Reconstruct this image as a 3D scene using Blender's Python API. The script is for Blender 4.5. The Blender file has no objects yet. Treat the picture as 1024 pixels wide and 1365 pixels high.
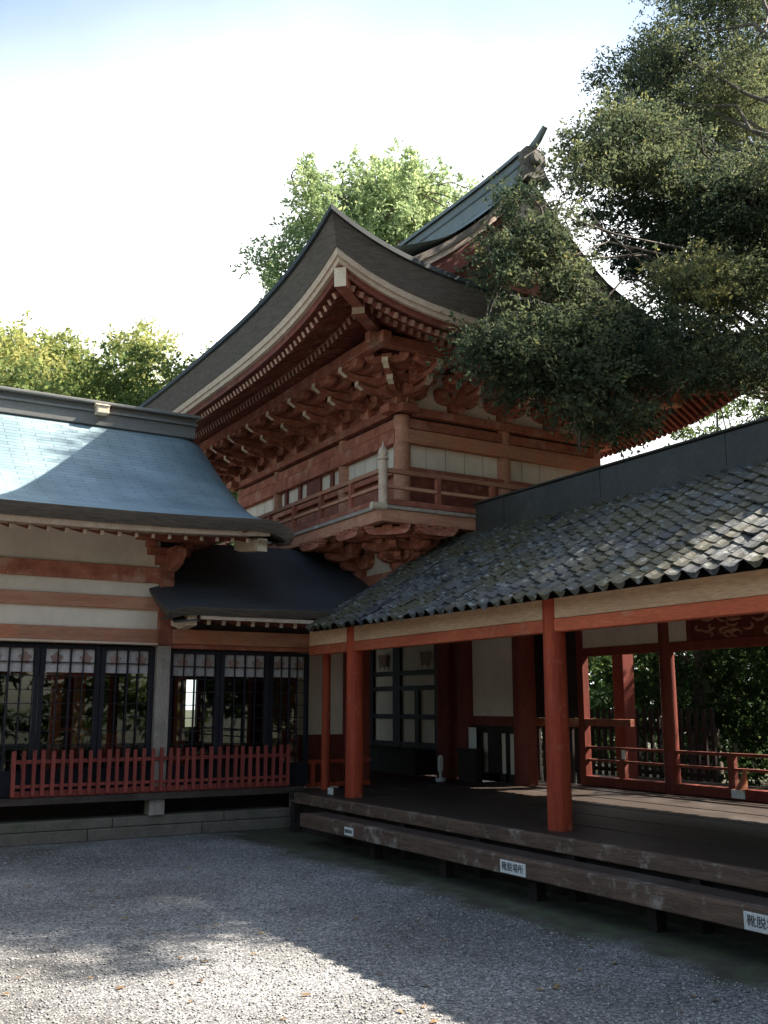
import bpy, bmesh, math, random
import numpy as np
from mathutils import Vector, Matrix

# ------------------------------------------------------------------ camera, sky, sun, exposure
scene = bpy.context.scene
COL = scene.collection
R = math.radians
PITCH, YAW, FPX = R(11.0), R(30.6), 1330.0
cam_data = bpy.data.cameras.new('camera')
cam = bpy.data.objects.new('camera', cam_data); COL.objects.link(cam)
cam.location = (0, 0, 1.6)
cam.rotation_euler = (R(90) + PITCH, 0, -YAW)
cam_data.sensor_fit = 'VERTICAL'; cam_data.sensor_height = 36.0
cam_data.lens = FPX * 36.0 / 1365.0
cam_data.clip_start = 0.05; cam_data.clip_end = 3000
scene.camera = cam

SUN_DIR = Vector((1.0, -0.3, .99)).normalized()
world = bpy.data.worlds.new('World'); scene.world = world; world.use_nodes = True
wn = world.node_tree.nodes; wl = world.node_tree.links
sky = wn.new('ShaderNodeTexSky'); sky.sky_type = 'NISHITA'; sky.sun_disc = False
sky.sun_elevation = math.asin(SUN_DIR.z); sky.sun_rotation = math.atan2(SUN_DIR.x, SUN_DIR.y)
sky.dust_density = 2.0; sky.ozone_density = 1.0; sky.air_density = 1.0
# thin bright cloud bank over the northern half of the sky
tcw = wn.new('ShaderNodeTexCoord'); dotn = wn.new('ShaderNodeVectorMath'); dotn.operation = 'DOT_PRODUCT'; dotn.inputs[1].default_value = Vector((.62, .78, -.35)).normalized()
wl.new(tcw.outputs['Generated'], dotn.inputs[0])
cn = wn.new('ShaderNodeTexNoise'); cn.inputs['Scale'].default_value = 1.6; cn.inputs['Detail'].default_value = 5; cn.inputs['Roughness'].default_value = .45
wl.new(tcw.outputs['Generated'], cn.inputs['Vector'])
cadd = wn.new('ShaderNodeMath'); cadd.operation = 'MULTIPLY_ADD'; wl.new(cn.outputs[0], cadd.inputs[0]); cadd.inputs[1].default_value = .45; wl.new(dotn.outputs['Value'], cadd.inputs[2])
cmr = wn.new('ShaderNodeMapRange'); cmr.interpolation_type = 'SMOOTHSTEP'; cmr.inputs[3].default_value = .08; cmr.inputs[1].default_value = .705; cmr.inputs[2].default_value = 1.0; cmr.inputs[4].default_value = .97
wl.new(cadd.outputs[0], cmr.inputs[0])
cmx = wn.new('ShaderNodeMix'); cmx.data_type = 'RGBA'; wl.new(cmr.outputs[0], cmx.inputs[0]); tint = wn.new('ShaderNodeVectorMath'); tint.operation = 'MULTIPLY'; tint.inputs[1].default_value = (1.0, 1.06, 1.0); wl.new(sky.outputs[0], tint.inputs[0]); wl.new(tint.outputs[0], cmx.inputs[6]); cmx.inputs[7].default_value = (6.6, 6.7, 6.6, 1)
wl.new(cmx.outputs[2], wn['Background'].inputs[0]); wn['Background'].inputs[1].default_value = 0.085
sd = bpy.data.lights.new('sun', 'SUN'); sd.energy = 5.0; sd.angle = R(0.53); sd.color = (1.0, 0.93, 0.82)
so = bpy.data.objects.new('sun', sd); COL.objects.link(so)
so.rotation_euler = SUN_DIR.to_track_quat('Z', 'Y').to_euler(); so.location = (20, 5, 30)
scene.view_settings.view_transform = 'Standard'; scene.view_settings.look = 'None'
scene.view_settings.gamma = 1.0; scene.view_settings.exposure = 1.9
scene.render.engine = 'CYCLES'
scene.cycles.max_bounces = 8; scene.cycles.transparent_max_bounces = 12

random.seed(11); rng = np.random.default_rng(5)

# ------------------------------------------------------------------ materials
def material(name, c1, c2=None, rough=0.7, scale=4.0, stretch=(1, 1, 1), bump=0.15, bscale=None, detail=6, spots=None, spot_scale=1.2, spot_at=0.62, metallic=0.0, spec=0.4, grain=1.0):
    m = bpy.data.materials.new(name); m.use_nodes = True
    n = m.node_tree.nodes; l = m.node_tree.links; b = n['Principled BSDF']
    b.inputs['Roughness'].default_value = rough; b.inputs['Metallic'].default_value = metallic
    b.inputs['Specular IOR Level'].default_value = spec
    tc = n.new('ShaderNodeTexCoord'); mp = n.new('ShaderNodeMapping'); mp.inputs['Scale'].default_value = stretch
    l.new(tc.outputs['Object'], mp.inputs[0])
    nz = n.new('ShaderNodeTexNoise'); nz.inputs['Scale'].default_value = scale; nz.inputs['Detail'].default_value = detail; nz.inputs['Roughness'].default_value = 0.65
    l.new(mp.outputs[0], nz.inputs['Vector'])
    rp = n.new('ShaderNodeValToRGB'); rp.color_ramp.elements[0].position = 0.3; rp.color_ramp.elements[1].position = 0.7
    c2 = c2 or tuple(x * 0.65 for x in c1)
    rp.color_ramp.elements[0].color = (*c2, 1); rp.color_ramp.elements[1].color = (*c1, 1)
    l.new(nz.outputs[0], rp.inputs[0]); out = rp.outputs[0]
    if spots:
        n2 = n.new('ShaderNodeTexNoise'); n2.inputs['Scale'].default_value = spot_scale; n2.inputs['Detail'].default_value = 8; n2.inputs['Roughness'].default_value = 0.7
        l.new(tc.outputs['Object'], n2.inputs['Vector'])
        r2 = n.new('ShaderNodeValToRGB'); r2.color_ramp.elements[0].position = spot_at - 0.06; r2.color_ramp.elements[1].position = spot_at + 0.08
        l.new(n2.outputs[0], r2.inputs[0])
        mx = n.new('ShaderNodeMix'); mx.data_type = 'RGBA'
        l.new(r2.outputs[0], mx.inputs[0]); l.new(out, mx.inputs[6]); mx.inputs[7].default_value = (*spots, 1); out = mx.outputs[2]
    # every board, post and panel differs a little, with fine grain on top
    oi = n.new('ShaderNodeObjectInfo'); mr = n.new('ShaderNodeMapRange'); mr.inputs[3].default_value = 1 - .22 * (.4 + .6 * grain); mr.inputs[4].default_value = 1 + .16 * (.4 + .6 * grain)
    l.new(oi.outputs['Random'], mr.inputs[0])
    ng = n.new('ShaderNodeTexNoise'); ng.inputs['Scale'].default_value = scale * 9; ng.inputs['Detail'].default_value = 4; l.new(mp.outputs[0], ng.inputs['Vector'])
    mg = n.new('ShaderNodeMapRange'); mg.inputs[1].default_value = .3; mg.inputs[2].default_value = .7; mg.inputs[3].default_value = 1 - .2 * grain; mg.inputs[4].default_value = 1 + .14 * grain
    l.new(ng.outputs[0], mg.inputs[0]); mm = n.new('ShaderNodeMath'); mm.operation = 'MULTIPLY'; l.new(mr.outputs[0], mm.inputs[0]); l.new(mg.outputs[0], mm.inputs[1])
    vm = n.new('ShaderNodeVectorMath'); vm.operation = 'SCALE'; l.new(out, vm.inputs[0]); l.new(mm.outputs[0], vm.inputs['Scale']); out = vm.outputs[0]
    l.new(out, b.inputs['Base Color'])
    if bump:
        n3 = n.new('ShaderNodeTexNoise'); n3.inputs['Scale'].default_value = bscale or scale * 3; n3.inputs['Detail'].default_value = 5
        l.new(mp.outputs[0], n3.inputs['Vector'])
        bp = n.new('ShaderNodeBump'); bp.inputs['Strength'].default_value = bump; bp.inputs['Distance'].default_value = 0.02
        l.new(n3.outputs[0], bp.inputs['Height']); l.new(bp.outputs[0], b.inputs['Normal'])
    return m

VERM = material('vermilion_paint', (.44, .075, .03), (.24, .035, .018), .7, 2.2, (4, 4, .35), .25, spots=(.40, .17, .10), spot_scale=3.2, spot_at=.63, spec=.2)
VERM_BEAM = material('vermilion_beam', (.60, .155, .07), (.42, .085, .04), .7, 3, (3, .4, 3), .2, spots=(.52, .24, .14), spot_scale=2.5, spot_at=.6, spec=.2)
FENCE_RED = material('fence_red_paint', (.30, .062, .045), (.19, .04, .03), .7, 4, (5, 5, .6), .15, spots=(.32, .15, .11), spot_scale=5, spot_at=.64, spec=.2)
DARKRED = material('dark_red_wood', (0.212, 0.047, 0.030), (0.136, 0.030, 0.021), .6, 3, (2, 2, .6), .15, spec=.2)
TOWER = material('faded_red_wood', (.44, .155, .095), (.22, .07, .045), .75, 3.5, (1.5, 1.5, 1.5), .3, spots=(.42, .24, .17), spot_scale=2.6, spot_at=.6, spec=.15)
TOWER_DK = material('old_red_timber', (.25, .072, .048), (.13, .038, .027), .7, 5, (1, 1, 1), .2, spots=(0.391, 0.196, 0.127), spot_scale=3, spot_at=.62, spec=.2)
BEAM_BROWN = material('weathered_beam', (.48, .25, .155), (.33, .135, .085), .75, 3, (.5, 2, 4), .25, spots=(.50, .19, .10), spot_scale=1.2, spot_at=.56, spec=.15)
TAN = material('tan_board', (.74, .48, .29), (.60, .36, .21), .7, 3, (3, .4, 3), .12, spots=(0.525, 0.338, 0.225), spot_scale=1.5, spot_at=.64, spec=.2)
CREAM = material('cream_plaster', (.76, .64, .51), (.60, .50, .40), .85, 1.1, (1, 1, .7), .12, spots=(.46, .37, .29), spot_scale=1.8, spot_at=.68, spec=.2, grain=.25)
CREAM_END = material('cream_paint', (.68, .56, .42), (.52, .38, .26), .75, 6, bump=.1)
RAFTER_END = material('faded_rafter_end', (.46, .27, .19), (.36, .18, .12), .8, 6, bump=.1)
FASCIA = material('pale_fascia_board', (.62, .48, .36), (.46, .32, .23), .7, 4, (2, 2, 2), .15, spec=.2)
BARK = material('bark_roof_edge', (0.158, 0.123, 0.093), (0.068, 0.054, 0.045), .9, 6, (1, 1, 9), .5, bscale=14)
GREYWOOD = material('weathered_grey_wood', (.40, .33, .27), (.26, .21, .17), .8, 5, (3, 3, .5), .25, spots=(.46, .43, .4), spot_scale=5, spot_at=.62)
DECK = material('dark_deck_planks', (0.069, 0.048, 0.037), (0.039, 0.028, 0.023), .5, 3, (.5, 8, 3), .25, spots=(0.090, 0.075, 0.063), spot_scale=1.1, spot_at=.6, spec=.2)
DECK_EDGE = material('worn_deck_edge', (.16, .10, .07), (.07, .045, .034), .75, 5, (4, .6, 4), .4, spots=(.30, .25, .21), spot_scale=4.5, spot_at=.6, spec=.2)
STONE = material('old_stone', (0.200, 0.164, 0.128), (0.112, 0.092, 0.072), .85, 6, (1, 1, 1), .4, spots=(0.096, 0.096, 0.056), spot_scale=3, spot_at=.6)
DARKFRAME = material('dark_lattice', (0.025, 0.022, 0.028), (0.015, 0.014, 0.018), .5, 6, bump=.08, spec=.12)
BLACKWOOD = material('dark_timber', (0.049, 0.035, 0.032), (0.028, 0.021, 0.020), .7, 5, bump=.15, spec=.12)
PAPER = material('white_paper', (.80, .78, .74), (.74, .72, .68), .8, 6, bump=.03)
INK = material('black_ink', (.03, .028, .03), (.03, .028, .03), .7, bump=0)
CLOTH = material('white_cloth', (.44, .39, .37), (.33, .29, .275), .9, 8, bump=.08)
CREST = material('brown_crest', (.30, .19, .15), (.24, .14, .11), .9, 9, bump=.05)
METAL = material('dull_grey_metal', (0.043, 0.041, 0.034), (0.030, 0.029, 0.024), .45, 2, bump=.04, metallic=0, spots=(0.055, 0.052, 0.043), spot_at=.6, spec=.25)
PATINA = material('ridge_patina', (.15, .17, .16), (.09, .105, .10), .55, 4, bump=.15)
HALLRIDGE = material('weathered_ridge_copper', (.22, .21, .19), (.14, .135, .125), .55, 3, (.4, 3, 3), .1)
CAPDARK = material('dark_copper_cap', (.05, .055, .055), (.03, .034, .035), .6, 4, bump=.1, spec=.2)
OLDTILE = material('old_ridge_tile', (.15, .125, .09), (.07, .062, .05), .8, 7, bump=.3)
BRANCH = material('tree_bark', (.15, .115, .085), (.07, .055, .042), .9, 6, (1, 1, .4), .6)

def shingles(name, c1, c2, rough, rows, cols, bump, spec=.5, metallic=0.0):
    m = bpy.data.materials.new(name); m.use_nodes = True
    n = m.node_tree.nodes; l = m.node_tree.links; b = n['Principled BSDF']
    b.inputs['Roughness'].default_value = rough; b.inputs['Specular IOR Level'].default_value = spec; b.inputs['Metallic'].default_value = metallic
    uv = n.new('ShaderNodeUVMap'); uv.uv_map = 'uv'
    br = n.new('ShaderNodeTexBrick'); br.inputs['Scale'].default_value = 1.0
    br.inputs['Brick Width'].default_value = cols; br.inputs['Row Height'].default_value = rows
    br.inputs['Mortar Size'].default_value = 0.007; br.inputs['Mortar Smooth'].default_value = 0.3; br.inputs['Bias'].default_value = -0.1
    br.inputs['Color1'].default_value = (*c1, 1); br.inputs['Color2'].default_value = (*c2, 1); br.inputs['Mortar'].default_value = (*[x * .6 for x in c2], 1)
    l.new(uv.outputs[0], br.inputs['Vector'])
    nz = n.new('ShaderNodeTexNoise'); nz.inputs['Scale'].default_value = 1.1; nz.inputs['Detail'].default_value = 8
    l.new(uv.outputs[0], nz.inputs['Vector'])
    mx = n.new('ShaderNodeMix'); mx.data_type = 'RGBA'; mx.blend_type = 'MULTIPLY'; mx.inputs[0].default_value = .7
    rp = n.new('ShaderNodeValToRGB'); rp.color_ramp.elements[0].color = (.55, .58, .55, 1); rp.color_ramp.elements[1].color = (1.2, 1.15, 1.1, 1)
    rp.color_ramp.elements[0].position = .35; rp.color_ramp.elements[1].position = .68
    l.new(nz.outputs[0], rp.inputs[0]); l.new(br.outputs[0], mx.inputs[6]); l.new(rp.outputs[0], mx.inputs[7]); l.new(mx.outputs[2], b.inputs['Base Color'])
    # saw-tooth height so that every course overlaps the one below
    sx = n.new('ShaderNodeSeparateXYZ'); l.new(uv.outputs[0], sx.inputs[0])
    dv = n.new('ShaderNodeMath'); dv.operation = 'DIVIDE'; l.new(sx.outputs[1], dv.inputs[0]); dv.inputs[1].default_value = rows
    fr = n.new('ShaderNodeMath'); fr.operation = 'FRACT'; l.new(dv.outputs[0], fr.inputs[0])
    iv = n.new('ShaderNodeMath'); iv.operation = 'SUBTRACT'; iv.inputs[0].default_value = 1; l.new(fr.outputs[0], iv.inputs[1])
    ad = n.new('ShaderNodeMath'); ad.operation = 'MULTIPLY_ADD'; l.new(br.outputs['Fac'], ad.inputs[0]); ad.inputs[1].default_value = -.5; l.new(iv.outputs[0], ad.inputs[2])
    n5 = n.new('ShaderNodeTexNoise'); n5.inputs['Scale'].default_value = 9; l.new(uv.outputs[0], n5.inputs['Vector'])
    a2 = n.new('ShaderNodeMath'); a2.operation = 'MULTIPLY_ADD'; l.new(n5.outputs[0], a2.inputs[0]); a2.inputs[1].default_value = .6; l.new(ad.outputs[0], a2.inputs[2])
    bp = n.new('ShaderNodeBump'); bp.inputs['Strength'].default_value = bump; bp.inputs['Distance'].default_value = .02
    l.new(a2.outputs[0], bp.inputs['Height']); l.new(bp.outputs[0], b.inputs['Normal'])
    return m
COPPER = shingles('patinated_copper_shingles', (.24, .32, .36), (.20, .275, .31), .5, .105, .42, .6, .25)
DARKCOPPER = shingles('dark_bark_shingles', (0.060, 0.068, 0.076), (0.044, 0.050, 0.058), .6, .07, .5, .5)
TOWERROOF = shingles('grey_bark_roof', (.25, .29, .285), (.19, .225, .22), .5, .08, .5, .6)

def tile_material():
    m = bpy.data.materials.new('mossy_grey_tile'); m.use_nodes = True
    n = m.node_tree.nodes; l = m.node_tree.links; b = n['Principled BSDF']
    b.inputs['Roughness'].default_value = .62; b.inputs['Specular IOR Level'].default_value = .4
    at = n.new('ShaderNodeAttribute'); at.attribute_name = 'tint'
    rp = n.new('ShaderNodeValToRGB'); rp.color_ramp.elements[0].color = (.025, .025, .026, 1); rp.color_ramp.elements[1].color = (.09, .09, .09, 1)
    l.new(at.outputs['Fac'], rp.inputs[0])
    tc = n.new('ShaderNodeTexCoord')
    nz = n.new('ShaderNodeTexNoise'); nz.inputs['Scale'].default_value = 1.3; nz.inputs['Detail'].default_value = 9; nz.inputs['Roughness'].default_value = .75
    l.new(tc.outputs['Object'], nz.inputs['Vector'])
    r2 = n.new('ShaderNodeValToRGB'); r2.color_ramp.elements[0].position = .44; r2.color_ramp.elements[1].position = .54
    l.new(nz.outputs[0], r2.inputs[0])
    mx = n.new('ShaderNodeMix'); mx.data_type = 'RGBA'; l.new(r2.outputs[0], mx.inputs[0]); l.new(rp.outputs[0], mx.inputs[6]); mx.inputs[7].default_value = (.062, .053, .028, 1)
    n4 = n.new('ShaderNodeTexNoise'); n4.inputs['Scale'].default_value = 14; n4.inputs['Detail'].default_value = 6
    l.new(tc.outputs['Object'], n4.inputs['Vector'])
    r4 = n.new('ShaderNodeValToRGB'); r4.color_ramp.elements[0].position = .57; r4.color_ramp.elements[1].position = .68
    l.new(n4.outputs[0], r4.inputs[0])
    m2 = n.new('ShaderNodeMix'); m2.data_type = 'RGBA'; l.new(r4.outputs[0], m2.inputs[0]); l.new(mx.outputs[2], m2.inputs[6]); m2.inputs[7].default_value = (.17, .175, .16, 1)
    l.new(m2.outputs[2], b.inputs['Base Color'])
    bp = n.new('ShaderNodeBump'); bp.inputs['Strength'].default_value = .35; bp.inputs['Distance'].default_value = .02
    l.new(n4.outputs[0], bp.inputs['Height']); l.new(bp.outputs[0], b.inputs['Normal'])
    return m
TILE = tile_material()

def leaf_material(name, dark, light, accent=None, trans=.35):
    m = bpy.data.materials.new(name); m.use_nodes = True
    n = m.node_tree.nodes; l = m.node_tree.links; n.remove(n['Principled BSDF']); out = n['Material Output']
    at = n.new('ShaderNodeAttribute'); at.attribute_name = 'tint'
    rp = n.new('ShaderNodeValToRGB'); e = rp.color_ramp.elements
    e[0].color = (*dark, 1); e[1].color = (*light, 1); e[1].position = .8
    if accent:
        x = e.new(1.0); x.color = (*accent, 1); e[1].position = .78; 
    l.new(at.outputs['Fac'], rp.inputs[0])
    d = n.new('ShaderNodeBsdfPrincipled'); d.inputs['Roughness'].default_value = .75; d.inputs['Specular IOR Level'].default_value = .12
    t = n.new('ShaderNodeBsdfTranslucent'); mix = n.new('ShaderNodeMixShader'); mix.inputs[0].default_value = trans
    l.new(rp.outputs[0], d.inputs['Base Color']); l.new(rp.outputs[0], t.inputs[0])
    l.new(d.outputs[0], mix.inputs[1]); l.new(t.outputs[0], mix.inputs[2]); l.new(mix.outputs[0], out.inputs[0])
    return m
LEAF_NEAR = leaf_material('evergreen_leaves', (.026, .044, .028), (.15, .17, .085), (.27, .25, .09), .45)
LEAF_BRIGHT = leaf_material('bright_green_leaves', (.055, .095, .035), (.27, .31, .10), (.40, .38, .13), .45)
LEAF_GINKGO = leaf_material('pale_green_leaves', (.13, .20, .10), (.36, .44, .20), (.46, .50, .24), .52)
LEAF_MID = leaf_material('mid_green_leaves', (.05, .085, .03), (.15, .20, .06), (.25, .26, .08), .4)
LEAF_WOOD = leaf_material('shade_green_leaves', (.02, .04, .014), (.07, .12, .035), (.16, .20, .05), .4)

def glass_material():
    m = bpy.data.materials.new('window_glass'); m.use_nodes = True
    n = m.node_tree.nodes; l = m.node_tree.links; n.remove(n['Principled BSDF']); out = n['Material Output']
    tr = n.new('ShaderNodeBsdfTransparent'); tr.inputs[0].default_value = (.82, .85, .84, 1)
    gl = n.new('ShaderNodeBsdfGlossy'); gl.inputs['Roughness'].default_value = .015
    fr = n.new('ShaderNodeFresnel'); fr.inputs[0].default_value = 1.6
    mix = n.new('ShaderNodeMixShader'); l.new(fr.outputs[0], mix.inputs[0]); l.new(tr.outputs[0], mix.inputs[1]); l.new(gl.outputs[0], mix.inputs[2]); l.new(mix.outputs[0], out.inputs[0])
    return m
GLASS = glass_material()

def gravel_material():
    m = bpy.data.materials.new('courtyard_gravel'); m.use_nodes = True
    n = m.node_tree.nodes; l = m.node_tree.links; b = n['Principled BSDF']; b.inputs['Roughness'].default_value = .85
    tc = n.new('ShaderNodeTexCoord'); P = tc.outputs['Object']
    v = n.new('ShaderNodeTexVoronoi'); v.inputs['Scale'].default_value = 62; v.inputs['Randomness'].default_value = 1; l.new(P, v.inputs['Vector'])
    sep = n.new('ShaderNodeSeparateColor'); l.new(v.outputs['Color'], sep.inputs[0])
    rp = n.new('ShaderNodeValToRGB'); e = rp.color_ramp.elements
    e[0].color = (.09, .088, .09, 1); e[1].color = (.39, .375, .355, 1); k = e.new(.6); k.color = (.18, .174, .172, 1)
    l.new(sep.outputs[0], rp.inputs[0])
    big = n.new('ShaderNodeTexNoise'); big.inputs['Scale'].default_value = .55; big.inputs['Detail'].default_value = 7; big.inputs['Roughness'].default_value = .65; l.new(P, big.inputs['Vector'])
    r2 = n.new('ShaderNodeValToRGB'); r2.color_ramp.elements[0].color = (.55, .53, .51, 1); r2.color_ramp.elements[1].color = (1.25, 1.25, 1.25, 1); r2.color_ramp.elements[0].position = .36; r2.color_ramp.elements[1].position = .64
    l.new(big.outputs[0], r2.inputs[0])
    mx = n.new('ShaderNodeMix'); mx.data_type = 'RGBA'; mx.blend_type = 'MULTIPLY'; mx.inputs[0].default_value = 1
    l.new(rp.outputs[0], mx.inputs[6]); l.new(r2.outputs[0], mx.inputs[7])
    # dark mossy earth along the foot of the veranda and beyond the buildings
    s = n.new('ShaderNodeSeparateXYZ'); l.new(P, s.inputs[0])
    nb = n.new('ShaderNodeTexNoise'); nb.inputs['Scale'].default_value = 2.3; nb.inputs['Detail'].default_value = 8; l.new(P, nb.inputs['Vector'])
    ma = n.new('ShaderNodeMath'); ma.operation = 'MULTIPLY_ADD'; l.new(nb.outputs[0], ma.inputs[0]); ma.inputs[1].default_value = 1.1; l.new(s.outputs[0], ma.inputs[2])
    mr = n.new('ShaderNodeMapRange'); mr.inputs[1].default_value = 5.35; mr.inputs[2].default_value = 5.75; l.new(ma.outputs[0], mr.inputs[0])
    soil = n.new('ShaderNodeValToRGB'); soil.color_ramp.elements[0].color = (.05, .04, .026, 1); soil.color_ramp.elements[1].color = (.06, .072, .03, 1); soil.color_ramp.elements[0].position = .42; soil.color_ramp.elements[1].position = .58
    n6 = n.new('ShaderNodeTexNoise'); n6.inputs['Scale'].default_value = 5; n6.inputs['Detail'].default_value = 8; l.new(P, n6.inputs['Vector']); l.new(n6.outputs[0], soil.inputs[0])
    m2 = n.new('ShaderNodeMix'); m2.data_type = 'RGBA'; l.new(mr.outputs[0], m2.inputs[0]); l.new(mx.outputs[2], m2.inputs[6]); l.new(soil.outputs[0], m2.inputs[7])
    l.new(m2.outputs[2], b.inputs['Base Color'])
    iv = n.new('ShaderNodeMath'); iv.operation = 'SUBTRACT'; iv.inputs[0].default_value = 1; l.new(v.outputs['Distance'], iv.inputs[1])
    bp = n.new('ShaderNodeBump'); bp.inputs['Strength'].default_value = .9; bp.inputs['Distance'].default_value = .012
    l.new(iv.outputs[0], bp.inputs['Height']); l.new(bp.outputs[0], b.inputs['Normal'])
    return m
GRAVEL = gravel_material()

# ------------------------------------------------------------------ mesh helpers
WORLD = {}
def thing(name, label, cat, loc=(0, 0, 0), group=None, kind=None):
    o = bpy.data.objects.new(name, None); COL.objects.link(o); o.location = loc
    o['label'] = label; o['category'] = cat
    if group: o['group'] = group
    WORLD[o.name] = Vector(loc); return o
def tag(o, label, cat, group=None, kind=None):
    o['label'] = label; o['category'] = cat
    if group: o['group'] = group
    if kind: o['kind'] = kind
    return o

class MB:
    def __init__(s): s.v = []; s.f = []; s.mi = []; s.uv = {}
    def add(s, vs, fs, mi=0):
        b = len(s.v); s.v += [tuple(p) for p in vs]
        for f in fs: s.f.append(tuple(i + b for i in f)); s.mi.append(mi)
        return s
    def box(s, x0, x1, y0, y1, z0, z1, mi=0):
        vs = [(x, y, z) for z in (z0, z1) for y in (y0, y1) for x in (x0, x1)]
        return s.add(vs, [(0, 2, 3, 1), (4, 5, 7, 6), (0, 1, 5, 4), (2, 6, 7, 3), (0, 4, 6, 2), (1, 3, 7, 5)], mi)
    def beam(s, p, q, w, h, up=(0, 0, 1), mi=0, endmi=None):
        p, q = Vector(p), Vector(q); d = (q - p).normalized(); up = Vector(up)
        a = d.cross(up).normalized() * (w / 2); c = a.cross(d).normalized() * (h / 2)
        vs = [e + sa * a + sc * c for e in (p, q) for sa, sc in ((-1, -1), (1, -1), (1, 1), (-1, 1))]
        s.add(vs, [(0, 1, 5, 4), (1, 2, 6, 5), (2, 3, 7, 6), (3, 0, 4, 7), (3, 2, 1, 0)], mi)
        return s.add(vs[4:], [(0, 1, 2, 3)], mi if endmi is None else endmi)
    def cyl(s, p, q, r0, r1=None, n=16, caps=True, mi=0):
        p, q = Vector(p), Vector(q); r1 = r0 if r1 is None else r1; d = (q - p).normalized()
        a = d.orthogonal().normalized(); c = d.cross(a)
        vs = [e + r * (math.cos(t) * a + math.sin(t) * c) for e, r in ((p, r0), (q, r1)) for t in [2 * math.pi * i / n for i in range(n)]]
        fs = [(i, (i + 1) % n, n + (i + 1) % n, n + i) for i in range(n)]
        if caps: fs += [tuple(range(n))[::-1], tuple(range(n, 2 * n))]
        return s.add(vs, fs, mi)
    def tube(s, pts, rs, n=7):
        pts = [Vector(p) for p in pts]; b = len(s.v); prev = None
        for i, p in enumerate(pts):
            d = (pts[min(i + 1, len(pts) - 1)] - pts[max(i - 1, 0)]).normalized()
            a = d.orthogonal().normalized() if prev is None else (prev - d * prev.dot(d)).normalized(); prev = a; c = d.cross(a)
            s.v += [tuple(p + rs[i] * (math.cos(2 * math.pi * k / n) * a + math.sin(2 * math.pi * k / n) * c)) for k in range(n)]
        for i in range(len(pts) - 1):
            for k in range(n):
                s.f.append((b + i * n + k, b + i * n + (k + 1) % n, b + (i + 1) * n + (k + 1) % n, b + (i + 1) * n + k)); s.mi.append(0)
        s.f.append(tuple(b + (len(pts) - 1) * n + k for k in range(n))); s.mi.append(0)
        return s
    def lathe(s, c, prof, n=16):
        b = len(s.v)
        for r, z in prof: s.v += [(c[0] + r * math.cos(2 * math.pi * k / n), c[1] + r * math.sin(2 * math.pi * k / n), c[2] + z) for k in range(n)]
        for i in range(len(prof) - 1):
            for k in range(n): s.f.append((b + i * n + k, b + i * n + (k + 1) % n, b + (i + 1) * n + (k + 1) % n, b + (i + 1) * n + k)); s.mi.append(0)
        s.f.append(tuple(b + k for k in range(n))[::-1]); s.mi.append(0)
        s.f.append(tuple(b + (len(prof) - 1) * n + k for k in range(n))); s.mi.append(0)
        return s
    def prism(s, poly, axis, a0, a1, mi=0):
        """poly: 2D outline; axis 'x' -> (y,z), 'y' -> (x,z), 'z' -> (x,y)."""
        def P(p, a): return {'x': (a, p[0], p[1]), 'y': (p[0], a, p[1]), 'z': (p[0], p[1], a)}[axis]
        n = len(poly); vs = [P(p, a0) for p in poly] + [P(p, a1) for p in poly]
        fs = [(i, (i + 1) % n, n + (i + 1) % n, n + i) for i in range(n)] + [tuple(range(n))[::-1], tuple(range(n, 2 * n))]
        return s.add(vs, fs, mi)
    def grid(s, rows, uvs=None, mi=0):
        b = len(s.v); nr, nc = len(rows), len(rows[0])
        for i, r in enumerate(rows):
            for j, p in enumerate(r):
                if uvs: s.uv[len(s.v)] = uvs[i][j]
                s.v.append(tuple(p))
        for i in range(nr - 1):
            for j in range(nc - 1): s.f.append((b + i * nc + j, b + i * nc + j + 1, b + (i + 1) * nc + j + 1, b + (i + 1) * nc + j)); s.mi.append(mi)
        return s
    def mesh(s, name, off=Vector((0, 0, 0)), mats=(), smooth=False):
        me = bpy.data.meshes.new(name)
        me.from_pydata([(p[0] - off.x, p[1] - off.y, p[2] - off.z) for p in s.v], [], s.f)
        for m in mats: me.materials.append(m)
        if len(mats) > 1: me.polygons.foreach_set('material_index', s.mi)
        if s.uv:
            lay = me.uv_layers.new(name='uv')
            for lp in me.loops: lay.data[lp.index].uv = s.uv.get(lp.vertex_index, (0, 0))
        bm = bmesh.new(); bm.from_mesh(me); bmesh.ops.recalc_face_normals(bm, faces=bm.faces); bm.to_mesh(me); bm.free()
        if smooth:
            me.polygons.foreach_set('use_smooth', [True] * len(me.polygons)); me.set_sharp_from_angle(angle=R(40))
        me.update(); return me

def part(name, mb, mats, parent=None, smooth=False, bevel=0, label=None, loc=None):
    """One mesh object. loc: its own origin (world); without it the origin is the parent's."""
    mats = mats if isinstance(mats, (list, tuple)) else [mats]
    po = WORLD[parent.name] if parent else Vector((0, 0, 0))
    off = Vector(loc) if loc is not None else po
    me = mb.mesh(name, off, mats, smooth)
    o = bpy.data.objects.new(name, me); COL.objects.link(o)
    o.parent = parent; o.location = off - po; WORLD[o.name] = off
    if bevel:
        b = o.modifiers.new('bevel', 'BEVEL'); b.width = bevel; b.segments = 2; b.limit_method = 'ANGLE'; b.angle_limit = R(50)
    if label: o['label'] = label
    return o
def inst(name, me, parent, loc, rz=0, scale=None):
    """One more object on an existing mesh (local to its parent's own frame when the parent is an instance)."""
    o = bpy.data.objects.new(name, me); COL.objects.link(o); o.parent = parent; o.location = loc; o.rotation_euler = (0, 0, rz)
    if scale: o.scale = scale
    return o

# ------------------------------------------------------------------ ground
g = MB(); g.add([(-400, -400, 0), (400, -400, 0), (400, 400, 0), (-400, 400, 0)], [(0, 1, 2, 3)])
ground = part('ground', g, GRAVEL); ground['kind'] = 'structure'

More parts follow.
